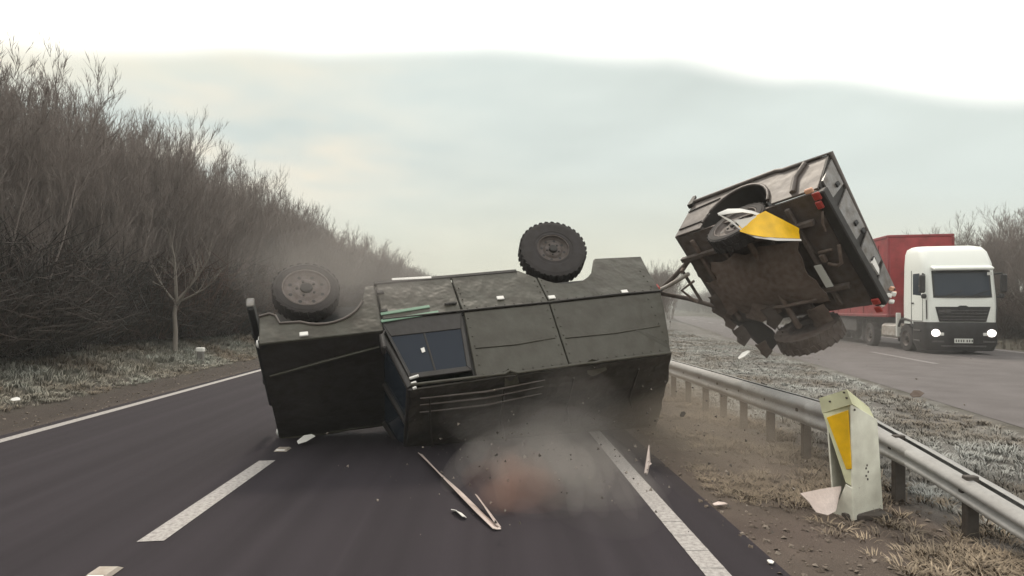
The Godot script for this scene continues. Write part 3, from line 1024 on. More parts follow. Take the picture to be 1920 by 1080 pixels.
	for i in 25:
		var row := []
		var fx := i / 24.0
		for j in 15:
			var fz := j / 14.0
			var near := Vector3(lerpf(-0.70, 2.30, fx), 1.925, lerpf(-0.645, -0.625, fx))
			var far := Vector3(lerpf(-0.72, 2.56, fx), lerpf(1.90, 1.97, fx), lerpf(0.60, 0.80, fx))
			var p := near.lerp(far, fz)
			var e := sin(PI * fz) * 0.6 + 0.4
			p.y += 0.035 * sin(PI * fz) + 0.05 * noise_b.get_noise_2d(p.x * 55, p.z * 80) * e - 0.03 * exp(-pow((fz - 0.16) / 0.05, 2.0)) * (0.6 + 0.4 * sin(p.x * 5.0))
			row.append(p)
		g.append(row)
	for row in g: row.reverse()
	sheet(st, g, 0.02)
	obj("roof", st, M.shaded_roof_paint, t)
	st = begin()
	tube(st, [Vector3(-0.70, 1.885, -0.668), Vector3(0.3, 1.90, -0.662), Vector3(0.36, 1.875, -0.672), Vector3(0.44, 1.905, -0.655), Vector3(1.25, 1.90, -0.65), Vector3(1.33, 1.925, -0.67), Vector3(1.40, 1.905, -0.655), Vector3(2.29, 1.91, -0.645)], 0.018, 7)
	obj("roof_gutter", st, G, t)
	st = begin()
	spanned(st, [Vector3(0.28, 1.90, -0.66), Vector3(0.34, 1.86, -0.69), Vector3(0.41, 1.91, -0.66)], [Vector3(0.30, 1.97, -0.50), Vector3(0.37, 1.95, -0.46), Vector3(0.45, 1.96, -0.52)], 4, 0.006, 0.03, 21)
	obj("torn_gutter_flap", st, G, t)
	st = begin()
	spanned(st, [Vector3(1.22, 1.90, -0.65), Vector3(1.30, 1.89, -0.70), Vector3(1.42, 1.90, -0.65)], [Vector3(1.26, 1.955, -0.53), Vector3(1.32, 1.97, -0.5), Vector3(1.5, 1.955, -0.55)], 4, 0.006, 0.03, 33)
	obj("torn_gutter_flap", st, G, t)
	st = begin()
	spanned(st, [Vector3(1.95, 1.56, -0.74), Vector3(2.1, 1.64, -0.72), Vector3(2.28, 1.80, -0.69)], [Vector3(1.98, 1.62, -0.70), Vector3(2.12, 1.71, -0.69), Vector3(2.30, 1.86, -0.65)], 3, 0.006, 0.02, 40)
	obj("torn_gutter_flap", st, G, t)
	for k in 4:
		st = begin()
		tube(st, [Vector3(-0.5 + 0.8 * k, 1.957, -0.5), Vector3(-0.48 + 0.8 * k, 1.985, 0.0), Vector3(-0.42 + 0.86 * k, 1.975, 0.5)], 0.013, 5)
		obj("roof_rib", st, M.shaded_roof_paint, t)
	# windscreen wall, raked
	st = begin()
	var wb0 := Vector3(-0.89, 1.19, -0.76); var wb1 := Vector3(-0.89, 1.19, 0.80); var wt0 := Vector3(-0.70, 1.90, -0.645); var wt1 := Vector3(-0.72, 1.88, 0.60)
	for q in [[wb0, wb1], [wt0, wt1], [wb0, wt0], [wb1, wt1], [wb0.lerp(wb1, 0.5), wt0.lerp(wt1, 0.5)]]:
		tube(st, [q[0], q[1]], 0.035, 6)
	var wf := obj("windscreen_frame", st, M.shaded_green_paint, t)
	for k in 2:
		st = begin()
		var a := 0.03 + 0.5 * k
		var b := 0.47 + 0.5 * k
		face(st, [wb0.lerp(wb1, a) + Vector3(0.01, 0.03, 0), wb0.lerp(wb1, b) + Vector3(0.01, 0.03, 0), wt0.lerp(wt1, b) + Vector3(0, -0.03, 0), wt0.lerp(wt1, a) + Vector3(0, -0.03, 0)], 0.006, Vector3(-1, 0.3, 0))
		obj("windscreen_pane", st, M.dark_glass, wf)
	st = begin()
	hexa(st, [Vector3(-0.88, 0.55, 0.8), Vector3(-0.84, 0.55, 0.8), Vector3(-0.84, 0.55, -0.8), Vector3(-0.88, 0.55, -0.8), Vector3(-0.88, 1.2, 0.8), Vector3(-0.84, 1.2, 0.8), Vector3(-0.84, 1.2, -0.8), Vector3(-0.88, 1.2, -0.8)])
	obj("bulkhead", st, M.dark_metal, t)
	# white broken hinge bits at the pillar's top
	for q in [[-0.64, 1.80, -0.68, 0.10], [-0.66, 1.86, -0.66, 0.07], [-0.655, 1.92, -0.655, 0.04]]:
		st = begin()
		box(st, Vector3(q[0], q[1], q[2]), Vector3(q[3], 0.025, 0.03), 0.006, Basis(Vector3(0, 1, 0), 0.3))
		obj("broken_trim", st, M.white_trim, t)
	# wings, bonnet, front
	var wing: Array = v2.call([[-2.10, 1.25], [-2.10, 0.86], [-2.00, 0.83], [-1.94, 0.87], [-1.90, 0.99]]) + arc(-1.46, 0.62, 0.45, 122, 20, 9) + v2.call([[-1.0, 0.60], [-0.98, 0.52], [-0.87, 0.52], [-0.87, 1.25]])
	st = begin()
	panel(st, wing, Vector3(0, 0, -0.84), X, Vector3(0, 1, 0), Vector3(0, 0, -1), 0.03, 0.008)
	obj("front_wing", st, G, t)
	st = begin()
	var lip := []
	for q in [[-2.10, 0.86], [-2.00, 0.83], [-1.94, 0.87], [-1.90, 0.99]]: lip.append(Vector3(q[0], q[1], -0.848))
	for q in arc(-1.46, 0.62, 0.45, 122, 20, 9): lip.append(Vector3(q.x, q.y, -0.848))
	tube(st, lip, 0.014, 6)
	obj("wing_lip", st, M.trailer_side, t)
	st = begin()
	panel(st, wing, Vector3(0, 0, 0.84), X, Vector3(0, 1, 0), Vector3(0, 0, 1), 0.03, 0.008)
	obj("front_wing", st, G, t)
	st = begin()
	for s in [-1, 1]:
		hexa(st, [Vector3(-1.9, 1.02, s * 0.74 + 0.07), Vector3(-0.9, 1.02, s * 0.74 + 0.07), Vector3(-0.9, 1.02, s * 0.74 - 0.07), Vector3(-1.9, 1.02, s * 0.74 - 0.07), Vector3(-2.08, 1.22, s * 0.74 + 0.07), Vector3(-0.9, 1.22, s * 0.74 + 0.07), Vector3(-0.9, 1.22, s * 0.74 - 0.07), Vector3(-2.08, 1.22, s * 0.74 - 0.07)])
	hexa(st, [Vector3(-1.98, 0.6, 0.62), Vector3(-0.9, 0.6, 0.62), Vector3(-0.9, 0.6, -0.62), Vector3(-1.98, 0.6, -0.62), Vector3(-1.98, 1.16, 0.62), Vector3(-0.9, 1.16, 0.62), Vector3(-0.9, 1.16, -0.62), Vector3(-1.98, 1.16, -0.62)])
	obj("engine_bay", st, M.black, t)
	st = begin()
	g = []
	for i in 13:
		var row := []
		for j in 13:
			var fx := i / 12.0
			var fz := j / 12.0
			var z := lerpf(-0.84, 0.86, fz)
			var p := Vector3(lerpf(-2.11, -0.87, fx), 1.235, z)
			p.y += 0.035 * (1.0 - pow(absf(z) / 0.86, 4.0)) - 0.03 * pow(1.0 - fx, 6.0) + 0.018 * noise_b.get_noise_2d(p.x * 60, p.z * 60)
			if fz > 0.8: p.x += (0.06 * sin(fx * 9.0)) * (fz - 0.8) * 5.0 * (1.0 if i > 0 and i < 12 else 0.0)
			row.append(p)
		g.append(row)
	for row in g: row.reverse()
	sheet(st, g, 0.018)
	obj("bonnet", st, M.shaded_green_paint, t)
	st = begin()
	hexa(st, [Vector3(-2.09, 0.78, 0.8), Vector3(-2.04, 0.78, 0.8), Vector3(-2.04, 0.78, -0.8), Vector3(-2.09, 0.78, -0.8), Vector3(-2.09, 1.22, 0.82), Vector3(-2.04, 1.22, 0.82), Vector3(-2.04, 1.22, -0.82), Vector3(-2.09, 1.22, -0.82)])
	for k in 7: box(st, Vector3(-2.10, 0.82 + 0.05 * k, 0), Vector3(0.02, 0.018, 0.9), 0.004)
	obj("grille", st, M.black, t)
	for s in [-1, 1]:
		st = begin()
		var tf := Transform3D(Basis(Vector3(0, 1, 0), -PI / 2), Vector3(-2.09, 1.02, s * 0.62))
		lathe(st, [[0.105, 0.0], [0.10, 0.02], [0.06, 0.045], [0.0, 0.055]], 20, tf)
		obj("headlight", st, M.lamp_glass, t)
		st = begin()
		lathe(st, [[0.042, 0.0], [0.04, 0.03], [0.0, 0.045]], 14, Transform3D(Basis(Vector3(0, 1, 0), -PI / 2), Vector3(-2.10, 1.17, s * 0.76)))
		obj("side_lamp", st, M.lamp_glass, t)
	st = begin()
	box(st, Vector3(-2.19, 0.63, 0), Vector3(0.07, 0.17, 1.66), 0.015)
	box(st, Vector3(-2.14, 0.63, -0.4), Vector3(0.2, 0.12, 0.08), 0.01)
	box(st, Vector3(-2.14, 0.63, 0.4), Vector3(0.2, 0.12, 0.08), 0.01)
	obj("front_bumper", st, M.black, t)
	st = begin()
	box(st, Vector3(-2.19, 0.63, -0.845), Vector3(0.08, 0.13, 0.03), 0.01)
	obj("bumper_end", st, M.trailer_gate, t)
	# mirrors
	st = begin()
	tube(st, [Vector3(-0.86, 1.25, -0.83), Vector3(-0.92, 1.42, -0.90), Vector3(-0.90, 1.55, -0.86)], 0.012, 6)
	box(st, Vector3(-0.91, 1.50, -0.90), Vector3(0.05, 0.2, 0.12), 0.02)
	obj("wing_mirror", st, M.shaded_green_paint, t)
	st = begin()
	tube(st, [Vector3(-1.75, 1.24, 0.84), Vector3(-1.78, 1.30, 0.96), Vector3(-1.80, 1.26, 1.02)], 0.014, 6)
	box(st, Vector3(-1.83, 1.22, 1.03), Vector3(0.07, 0.12, 0.14), 0.02)
	var fm := obj("wing_mirror", st, M.shaded_green_paint, t)
	st = begin()
	box(st, Vector3(-1.875, 1.22, 1.02), Vector3(0.012, 0.11, 0.13), 0.004)
	obj("mirror_glass", st, M.white_trim, fm)
	for q in [[[-2.06, 1.262, -0.35], [-1.5, 1.28, -0.50], [-0.92, 1.272, -0.62]]]:
		st = begin()
		var l := []
		for p in q: l.append(Vector3(p[0], p[1], p[2]))
		tube(st, l, [0.012, 0.018, 0.012], 6)
		obj("bonnet_crease", st, M.green_paint, t)
	for q in [[-0.42, 0.03], [-0.30, 0.035], [-0.52, 0.02]]:
		st = begin()
		tube(st, [Vector3(-0.6, 1.945 + q[1] * 0.6, q[0]), Vector3(0.1, 1.955 + q[1] * 0.6, q[0] + 0.03), Vector3(0.75, 1.95 + q[1] * 0.6, q[0] - 0.02)], [0.008, 0.014, 0.006], 5)
		obj("roof_crease", st, M.trailer_side, t)
	st = begin()
	var riv := func(x: float, y: float) -> void:
		box(st, Vector3(x, y, -side_z(y) - 0.004), Vector3(0.016, 0.016, 0.01), 0.003)
	for k in 22: riv.call(0.08 + 0.11 * k, 1.075)
	for k in 20: riv.call(0.08 + 0.11 * k, 1.86)
	for k in 6:
		for x in [0.06, 1.0, 1.09, 2.3]: riv.call(x, 1.2 + 0.11 * k)
	for k in 4:
		for x in [0.06, 1.0, 1.09, 2.42]: riv.call(x, 0.72 + 0.1 * k)
	var rv := obj("rivets", st, M.green_paint, t)
	rv.set_meta("kind", "stuff")
	# running gear
	for s in [-1, 1]:
		st = begin()
		box(st, Vector3(0.15, 0.50, s * 0.4), Vector3(4.5, 0.12, 0.08), 0.01)
		obj("chassis_rail", st, M.dark_metal, t)
	for q in [[-1.5, 0.5], [1.42, 0.45]]:
		st = begin()
		tube(st, [Vector3(q[0], q[1], -0.7), Vector3(q[0], q[1], 0.7)], 0.055, 10)
		lathe(st, [[0.0, -0.16], [0.12, -0.08], [0.15, 0.0], [0.12, 0.08], [0.0, 0.16]], 14, Transform3D(Basis(Vector3(0, 1, 0), PI / 2), Vector3(q[0], q[1], 0.15)))
		obj("axle", st, M.dark_metal, t)
	var face_out := Basis(Vector3(0, 1, 0), PI)                       # outer face towards -z
	wheel(t, Vector3(-1.62, 0.47, -0.78), Basis(Vector3(0, 1, 0), -0.1) * Basis(Vector3(1, 0, 0), 0.16) * face_out, 0.365, 0.2, 0.25, 26, null, M.pale_rim)
	wheel(t, Vector3(1.42, 0.19, -0.84), Basis(Vector3(1, 0, 0), 0.27) * Basis(Vector3(0, 1, 0), 0.12) * face_out, 0.435, 0.22, 0.2, 34)
	wheel(t, Vector3(-1.50, 0.45, 0.74), Basis.IDENTITY, 0.42, 0.21, 0.235)
	wheel(t, Vector3(1.42, 0.42, 0.74), Basis.IDENTITY, 0.42, 0.21, 0.235)
	# tail
	st = begin()
	hexa(st, [Vector3(2.48, 0.46, 0.82), Vector3(2.56, 0.46, 0.82), Vector3(2.56, 0.46, -0.84), Vector3(2.48, 0.46, -0.84), Vector3(2.46, 1.1, 0.84), Vector3(2.51, 1.1, 0.84), Vector3(2.51, 1.1, -0.85), Vector3(2.46, 1.1, -0.85)])
	hexa(st, [Vector3(2.46, 1.1, 0.86), Vector3(2.51, 1.1, 0.86), Vector3(2.505, 1.1, -0.85), Vector3(2.45, 1.1, -0.85), Vector3(2.46, 1.93, 0.78), Vector3(2.55, 1.93, 0.80), Vector3(2.29, 1.92, -0.63), Vector3(2.24, 1.92, -0.62)])
	obj("tail_panel", st, G, t)
	for s in [-1, 1]:
		st = begin()
		box(st, Vector3(2.53, 1.0, s * 0.8), Vector3(0.05, 0.09, 0.09), 0.015)
		obj("tail_lamp", st, M.red_lens, t)
	st = begin()
	box(st, Vector3(2.6, 0.5, 0), Vector3(0.18, 0.12, 0.14), 0.02)
	obj("tow_hitch", st, M.dark_metal, t)

# ---------------------------------------------------------------- the tumbling trailer (x to its rear, -y its underside, +z the side uppermost)

func build_trailer() -> void:
	var bas := Basis(Vector3(0, 0, 1), deg_to_rad(17.65)) * Basis(Vector3(0, 1, 0), deg_to_rad(-59.72)) * Basis(Vector3(1, 0, 0), deg_to_rad(-69.86))
	var t := thing("tumbling_trailer", "battered dark box trailer tumbling through the air over the barrier, underside in view", "trailer", Vector3(3.398, 2.049, -7.052), bas)
	var X := Vector3(1, 0, 0)
	var v2 := func(a: Array) -> Array:
		var out := []
		for q in a: out.append(Vector2(q[0], q[1]))
		return out
	var st := begin()
	var g := []
	for i in 15:
		var row := []
		for j in 13:
			var p := Vector3(lerpf(-0.93, 0.99, i / 14.0), 0.0, lerpf(-0.74, 0.72, j / 12.0))
			p.y = 0.03 * noise_b.get_noise_2d(p.x * 70, p.z * 70) - 0.02 * sin(p.z * 9.0) * exp(-p.x * p.x * 2.0)
			row.append(p)
		g.append(row)
	sheet(st, g, 0.03)
	obj("floor_pan", st, M.under_metal, t)
	# upper side, with a wheel arch
	var side: Array = v2.call([[-0.95, 0.0], [-0.55, 0.0]]) + arc(-0.06, 0.0, 0.47, 172, 8, 12) + v2.call([[0.46, 0.0], [1.0, 0.0], [0.99, 0.49], [0.45, 0.50], [0.40, 0.535], [-0.88, 0.56]])
	st = begin()
	panel(st, side, Vector3(0, 0, 0.755), X, Vector3(0, 1, 0.32), Vector3(0, -0.32, 1), 0.025, 0.006)
	var sp := obj("side_panel", st, M.trailer_side, t)
	for q in [[[-0.93, 0.10], [-0.56, 0.12]], [[-0.9, 0.40], [-0.4, 0.44]]]:
		st = begin()
		tube(st, [Vector3(q[0][0], q[0][1], 0.755 + 0.32 * q[0][1] + 0.006), Vector3(q[1][0], q[1][1], 0.755 + 0.32 * q[1][1] + 0.006)], 0.011, 5)
		obj("panel_seam", st, M.dark_metal, sp)
	st = begin()
	tube(st, [Vector3(0.72, 0.04, 0.785), Vector3(0.68, 0.28, 0.86), Vector3(0.74, 0.47, 0.92)], [0.035, 0.03, 0.03], 6)
	obj("side_stake", st, M.trailer_side, sp)
	st = begin()
	var arch_pts := []
	for q in arc(-0.06, 0.0, 0.47, 172, 8, 14): arch_pts.append(Vector3(q.x, q.y, 0.77 + 0.32 * q.y))
	tube(st, arch_pts, 0.02, 6)
	obj("arch_lip", st, M.trailer_side, sp)
	st = begin()
	g = []
	for q in arc(-0.06, 0.0, 0.465, 176, 4, 14):
		g.append([Vector3(q.x, q.y, 0.76 + 0.32 * q.y), Vector3(q.x, q.y, 0.60), Vector3(q.x, q.y, 0.44)])
	sheet(st, g, 0.008)
	obj("arch_liner", st, M.dark_metal, t)
	st = begin()
	panel(st, v2.call([[-0.95, 0.0], [1.0, 0.0], [0.95, 0.34], [-0.88, 0.46]]), Vector3(0, 0, -0.745), X, Vector3(0, 1, -0.12), Vector3(0, -0.12, -1), 0.025, 0.006)
	obj("side_panel", st, M.trailer_side, t)
	# front wall
	st = begin()
	hexa(st, [Vector3(-0.97, 0.0, 0.75), Vector3(-0.93, 0.0, 0.75), Vector3(-0.93, 0.0, -0.74), Vector3(-0.97, 0.0, -0.74), Vector3(-0.91, 0.55, 0.92), Vector3(-0.87, 0.55, 0.92), Vector3(-0.87, 0.46, -0.79), Vector3(-0.91, 0.46, -0.79)])
	obj("front_panel", st, M.trailer_side, t)
	# rim
	st = begin()
	tube(st, [Vector3(-0.92, 0.57, 0.945), Vector3(0.36, 0.55, 0.935), Vector3(0.46, 0.51, 0.925), Vector3(1.02, 0.495, 0.92), Vector3(0.98, 0.36, -0.79), Vector3(-0.9, 0.48, -0.81)], 0.03, 7)
	obj("top_rail", st, M.trailer_side, t)
	st = begin()
	hexa(st, [Vector3(-0.95, 0.50, 0.96), Vector3(-0.86, 0.50, 0.96), Vector3(-0.86, 0.50, 0.90), Vector3(-0.95, 0.50, 0.90), Vector3(-0.93, 0.67, 1.0), Vector3(-0.88, 0.67, 1.0), Vector3(-0.88, 0.67, 0.97), Vector3(-0.93, 0.67, 0.97)])
	obj("corner_bracket", st, M.dark_metal, t)
	# tailgate in panels
	st = begin()
	hexa(st, [Vector3(0.985, 0.03, 0.75), Vector3(1.01, 0.03, 0.75), Vector3(1.01, 0.02, -0.74), Vector3(0.985, 0.02, -0.74), Vector3(0.985, 0.49, 0.92), Vector3(1.01, 0.49, 0.92), Vector3(0.99, 0.36, -0.79), Vector3(0.965, 0.36, -0.79)])
	var gate := obj("tailgate", st, M.dark_metal, t)
	for q in [[0.86, 0.56, 0.10], [0.50, 0.02, 0.08], [-0.03, -0.40, 0.07], [-0.44, -0.74, 0.06]]:
		st = begin()
		var y0: float = q[2]
		var a: float = q[0]
		var b: float = q[1]
		var top := func(z: float) -> float: return lerpf(0.33, 0.45, (z + 0.79) / 1.7)
		hexa(st, [Vector3(1.012, y0, a - 0.08), Vector3(1.03, y0, a - 0.08), Vector3(1.03, y0 - 0.01, b), Vector3(1.012, y0 - 0.01, b), Vector3(1.012, top.call(a), a), Vector3(1.026, top.call(a), a), Vector3(1.022, top.call(b), b), Vector3(1.008, top.call(b), b)])
		obj("gate_panel", st, M.trailer_gate, gate)
	st = begin()
	for q in [[0.62, 0.30], [0.15, 0.25], [0.02, 0.30], [-0.3, 0.2]]:
		box(st, Vector3(1.035, q[1], q[0]), Vector3(0.02, 0.07, 0.05), 0.006)
	obj("latch", st, M.black, gate)
	st = begin()
	hexa(st, [Vector3(1.03, 0.12, -0.30), Vector3(1.05, 0.12, -0.30), Vector3(1.05, 0.13, -0.46), Vector3(1.03, 0.13, -0.46), Vector3(1.03, 0.22, -0.28), Vector3(1.045, 0.22, -0.28), Vector3(1.045, 0.20, -0.42), Vector3(1.03, 0.20, -0.42)])
	obj("white_label", st, M.white_trim, gate)
	# rear beam and lamps
	st = begin()
	box(st, Vector3(1.02, -0.02, 0.0), Vector3(0.12, 0.11, 1.46), 0.012)
	var beam := obj("rear_beam", st, M.dark_metal, t)
	for q in [[0.70, 1.0], [-0.66, 0.8]]:
		st = begin()
		box(st, Vector3(1.0, -0.085, q[0]), Vector3(0.08, 0.03, 0.09 * q[1]), 0.01)
		obj("tail_lamp", st, M.red_lens, beam)
		st = begin()
		box(st, Vector3(0.985, -0.09, q[0] - 0.10), Vector3(0.07, 0.03, 0.09 * q[1]), 0.01)
		obj("tail_lamp", st, M.red_lens, beam)
	st = begin()
	box(st, Vector3(0.96, -0.09, 0.785), Vector3(0.09, 0.035, 0.055), 0.012)
	obj("indicator_lamp", st, M.amber_lens, beam)
	st = begin()
	tube(st, [Vector3(0.98, -0.09, 0.52), Vector3(0.93, -0.11, 0.40), Vector3(0.91, -0.10, 0.30)], 0.012, 5)
	tube(st, [Vector3(0.95, -0.08, 0.1), Vector3(0.90, -0.12, -0.1), Vector3(0.84, -0.10, -0.13), Vector3(0.74, -0.07, -0.1)], 0.02, 6)
	obj("cable", st, M.mud_metal, beam)
	for q in [[1.05, 0.10, -0.72], [1.06, 0.17, -0.75], [1.03, 0.24, -0.78], [1.07, 0.05, -0.77], [1.02, -0.06, -0.74], [1.05, 0.21, -0.70]]:
		st = begin()
		box(st, Vector3(q[0], q[1], q[2]), Vector3(0.05, 0.05, 0.03), 0.008, Basis(Vector3(1, 1, 0).normalized(), q[1] * 9.0))
		obj("broken_reflector", st, M.white_trim if q[1] < 0.2 else M.amber_lens, beam)
	# chassis below the floor
	for z in [-0.42, 0.42]:
		st = begin()
		box(st, Vector3(-0.1, -0.055, z), Vector3(1.85, 0.07, 0.06), 0.008)
		obj("chassis_rail", st, M.under_metal, t)
	for x in [-0.72, -0.36, 0.28, 0.62]:
		st = begin()
		box(st, Vector3(x, -0.045, 0), Vector3(0.05, 0.05, 1.3), 0.008)
		obj("cross_member", st, M.mud_metal if x < 0 else M.under_metal, t)
	st = begin()
	tube(st, [Vector3(0.05, -0.12, -0.84), Vector3(0.05, -0.12, 0.56)], 0.035, 10)
	obj("axle", st, M.mud_metal, t)
	for z in [-0.5, 0.46]:
		st = begin()
		tube(st, [Vector3(-0.42, -0.06, z), Vector3(-0.2, -0.11, z), Vector3(0.05, -0.14, z), Vector3(0.3, -0.11, z), Vector3(0.5, -0.06, z)], 0.026, 6)
		obj("leaf_spring", st, M.mud_metal, t)
	st = begin()
	box(st, Vector3(0.63, -0.085, -0.23), Vector3(0.085, 0.012, 0.30), 0.003)
	obj("number_plate", st, M.plate, t)
	st = begin()
	box(st, Vector3(0.72, -0.07, -0.02), Vector3(0.06, 0.05, 0.1), 0.01)
	box(st, Vector3(0.78, -0.07, 0.06), Vector3(0.16, 0.03, 0.03), 0.008)
	obj("plate_bracket", st, M.mud_metal, t)
	# crumpled sheets under the front
	st = begin()
	spanned(st, [Vector3(-0.55, -0.06, -0.15), Vector3(-0.35, -0.12, -0.18), Vector3(-0.1, -0.08, -0.2)], [Vector3(-0.62, -0.05, -0.62), Vector3(-0.34, -0.16, -0.66), Vector3(-0.05, -0.09, -0.6)], 5, 0.01, 0.07, 5)
	spanned(st, [Vector3(-0.9, -0.04, 0.0), Vector3(-0.78, -0.12, 0.02), Vector3(-0.6, -0.06, 0.05)], [Vector3(-0.92, -0.03, -0.5), Vector3(-0.75, -0.14, -0.5), Vector3(-0.56, -0.05, -0.45)], 5, 0.01, 0.07, 15)
	obj("crumpled_guard", st, M.mud_metal, t)
	st = begin()
	spanned(st, [Vector3(-0.95, 0.0, -0.62), Vector3(-0.75, -0.06, -0.66), Vector3(-0.45, -0.04, -0.74)], [Vector3(-0.78, 0.05, -1.10), Vector3(-0.62, -0.02, -1.24), Vector3(-0.38, 0.0, -1.06)], 5, 0.01, 0.05, 25)
	obj("torn_mudguard", st, M.dark_metal, t)
	st = begin()
	spanned(st, [Vector3(-0.30, -0.02, -0.80), Vector3(-0.25, -0.10, -0.84), Vector3(0.02, -0.03, -0.86)], [Vector3(-0.36, 0.02, -0.98), Vector3(-0.2, -0.05, -1.04), Vector3(0.08, 0.02, -1.0)], 4, 0.01, 0.05, 29)
	obj("mudguard_strip", st, M.mud_metal, t)
	for k in 7:
		var q: Array = [[-0.98, -0.08, -0.2, 0.3], [-1.0, -0.02, -0.5, 0.26], [-0.86, -0.14, -0.72, 0.24], [-0.62, -0.16, -0.98, 0.2], [-0.3, -0.14, -0.5, 0.26], [0.25, -0.12, -0.62, 0.28], [-1.05, 0.1, 0.25, 0.22]][k]
		var c0 := Vector3(q[0], q[1], q[2])
		var w: float = q[3]
		st = begin()
		spanned(st, [c0, c0 + Vector3(0.35, -0.2, 0.1) * w, c0 + Vector3(0.8, 0.05, 0.2) * w], [c0 + Vector3(-0.2, 0.1, -0.9) * w, c0 + Vector3(0.3, -0.15, -1.1) * w, c0 + Vector3(0.75, 0.2, -0.8) * w], 5, 0.008, 0.06, 200 + k * 7)
		obj("torn_sheet", st, M.mud_metal if k % 2 else M.under_metal, t)
	st = begin()
	g = []
	for i in 11:
		var row := []
		for j in 9:
			var fx := i / 10.0
			var fz := j / 8.0
			var p := Vector3(lerpf(-0.62, 0.55, fx) + 0.08 * noise_b.get_noise_1d(fz * 90), 0, lerpf(-0.52, 0.30, fz) + 0.1 * noise_b.get_noise_1d(fx * 80 + 40))
			p.y = -0.085 - 0.11 * sin(PI * fz) * (0.6 + 0.4 * sin(PI * fx)) + 0.05 * noise_b.get_noise_2d(p.x * 90, p.z * 90)
			row.append(p)
		g.append(row)
	sheet(st, g, 0.012)
	obj("belly_guard", st, M.mud_metal, t)
	# drawbar
	st = begin()
	tube(st, [Vector3(-0.9, -0.05, 0.40), Vector3(-1.3, -0.06, 0.22), Vector3(-1.70, -0.06, 0.06)], 0.032, 8)
	tube(st, [Vector3(-0.9, -0.05, -0.40), Vector3(-1.3, -0.06, -0.16), Vector3(-1.70, -0.06, 0.02)], 0.032, 8)
	tube(st, [Vector3(-1.12, -0.055, 0.28), Vector3(-1.12, -0.055, -0.26)], 0.022, 6)
	var bar := obj("drawbar", st, M.under_metal, t)
	st = begin()
	tube(st, [Vector3(-0.98, -0.14, 0.24), Vector3(-1.4, -0.13, 0.14), Vector3(-1.86, -0.10, 0.05)], 0.03, 8)
	obj("coupling_arm", st, M.steel, bar)
	st = begin()
	tube(st, [Vector3(-1.84, -0.09, 0.052), Vector3(-1.92, -0.09, 0.036)], 0.036, 8)
	obj("coupling_grip", st, M.red_lens, bar)
	st = begin()
	tube(st, [Vector3(-1.05, -0.16, 0.3), Vector3(-1.08, 0.1, 0.32)], 0.028, 8)
	tube(st, [Vector3(-1.0, -0.1, 0.1), Vector3(-1.25, -0.13, 0.02), Vector3(-1.1, -0.16, -0.2)], 0.018, 6)
	obj("jockey_leg", st, M.mud_metal, bar)
	wheel(t, Vector3(0.02, -0.10, 0.63), Basis(Vector3(1, 0, 0), 0.1), 0.37, 0.2, 0.26)
	wheel(t, Vector3(0.14, -0.14, -0.93), Basis(Vector3(1, 0, 0), -0.12) * Basis(Vector3(0, 1, 0), PI), 0.38, 0.21, 0.2, 26, M.under_metal)
	# torn bollard shell caught on the upper wheel
	var c := thing("bollard_shell_remains", "torn yellow and white plastic bollard shell caught on the tumbling trailer's upper wheel", "debris", Vector3(2.95, 2.45, -6.3))
	var off := Vector3(2.95, 2.45, -6.3)
	st = begin()
	var top := [Vector3(2.816, 2.473, -6.50), Vector3(2.94, 2.56, -6.46), Vector3(3.077, 2.627, -6.42), Vector3(3.219, 2.522, -6.35), Vector3(3.385, 2.421, -6.30)]
	var bot := [Vector3(2.800, 2.40, -6.43), Vector3(2.870, 2.35, -6.32), Vector3(2.98, 2.318, -6.25), Vector3(3.12, 2.304, -6.20), Vector3(3.343, 2.295, -6.20)]
	for a in [top, bot]:
		for i in a.size(): a[i] -= off
	spanned(st, bot, top, 6, 0.006, 0.02, 60)
	obj("yellow_sheet", st, M.yellow, c)
	st = begin()
	var wa := [Vector3(2.576, 2.616, -6.50), Vector3(2.70, 2.665, -6.52), Vector3(2.83, 2.665, -6.50), Vector3(2.95, 2.64, -6.48), Vector3(3.05, 2.60, -6.46)]
	var wb := [Vector3(2.59, 2.59, -6.50), Vector3(2.70, 2.60, -6.44), Vector3(2.83, 2.615, -6.44), Vector3(2.94, 2.60, -6.44), Vector3(3.02, 2.575, -6.45)]
	var wc := [Vector3(2.576, 2.610, -6.50), Vector3(2.726, 2.54, -6.50), Vector3(2.82, 2.43, -6.44), Vector3(2.90, 2.345, -6.31), Vector3(3.09, 2.30, -6.20), Vector3(3.349, 2.292, -6.19)]
	var wd := [Vector3(2.60, 2.585, -6.49), Vector3(2.74, 2.50, -6.49), Vector3(2.84, 2.39, -6.42), Vector3(2.91, 2.315, -6.30), Vector3(3.09, 2.272, -6.195), Vector3(3.355, 2.27, -6.185)]
	var we := [Vector3(2.75, 2.53, -6.47), Vector3(2.86, 2.55, -6.45), Vector3(2.98, 2.58, -6.44)]
	var wg := [Vector3(2.85, 2.42, -6.44), Vector3(2.92, 2.47, -6.44), Vector3(3.03, 2.575, -6.43)]
	for a in [wa, wb, wc, wd, we, wg]:
		for i in a.size(): a[i] -= off
	spanned(st, wb, wa, 3, 0.006, 0.01, 61)
	spanned(st, wd, wc, 3, 0.006, 0.01, 62)
	spanned(st, wg, we, 3, 0.006, 0.01, 63)
	obj("white_rim", st, M.white_trim, c)

# ---------------------------------------------------------------- lorry (z towards the camera, origin under the middle of the cab's front)

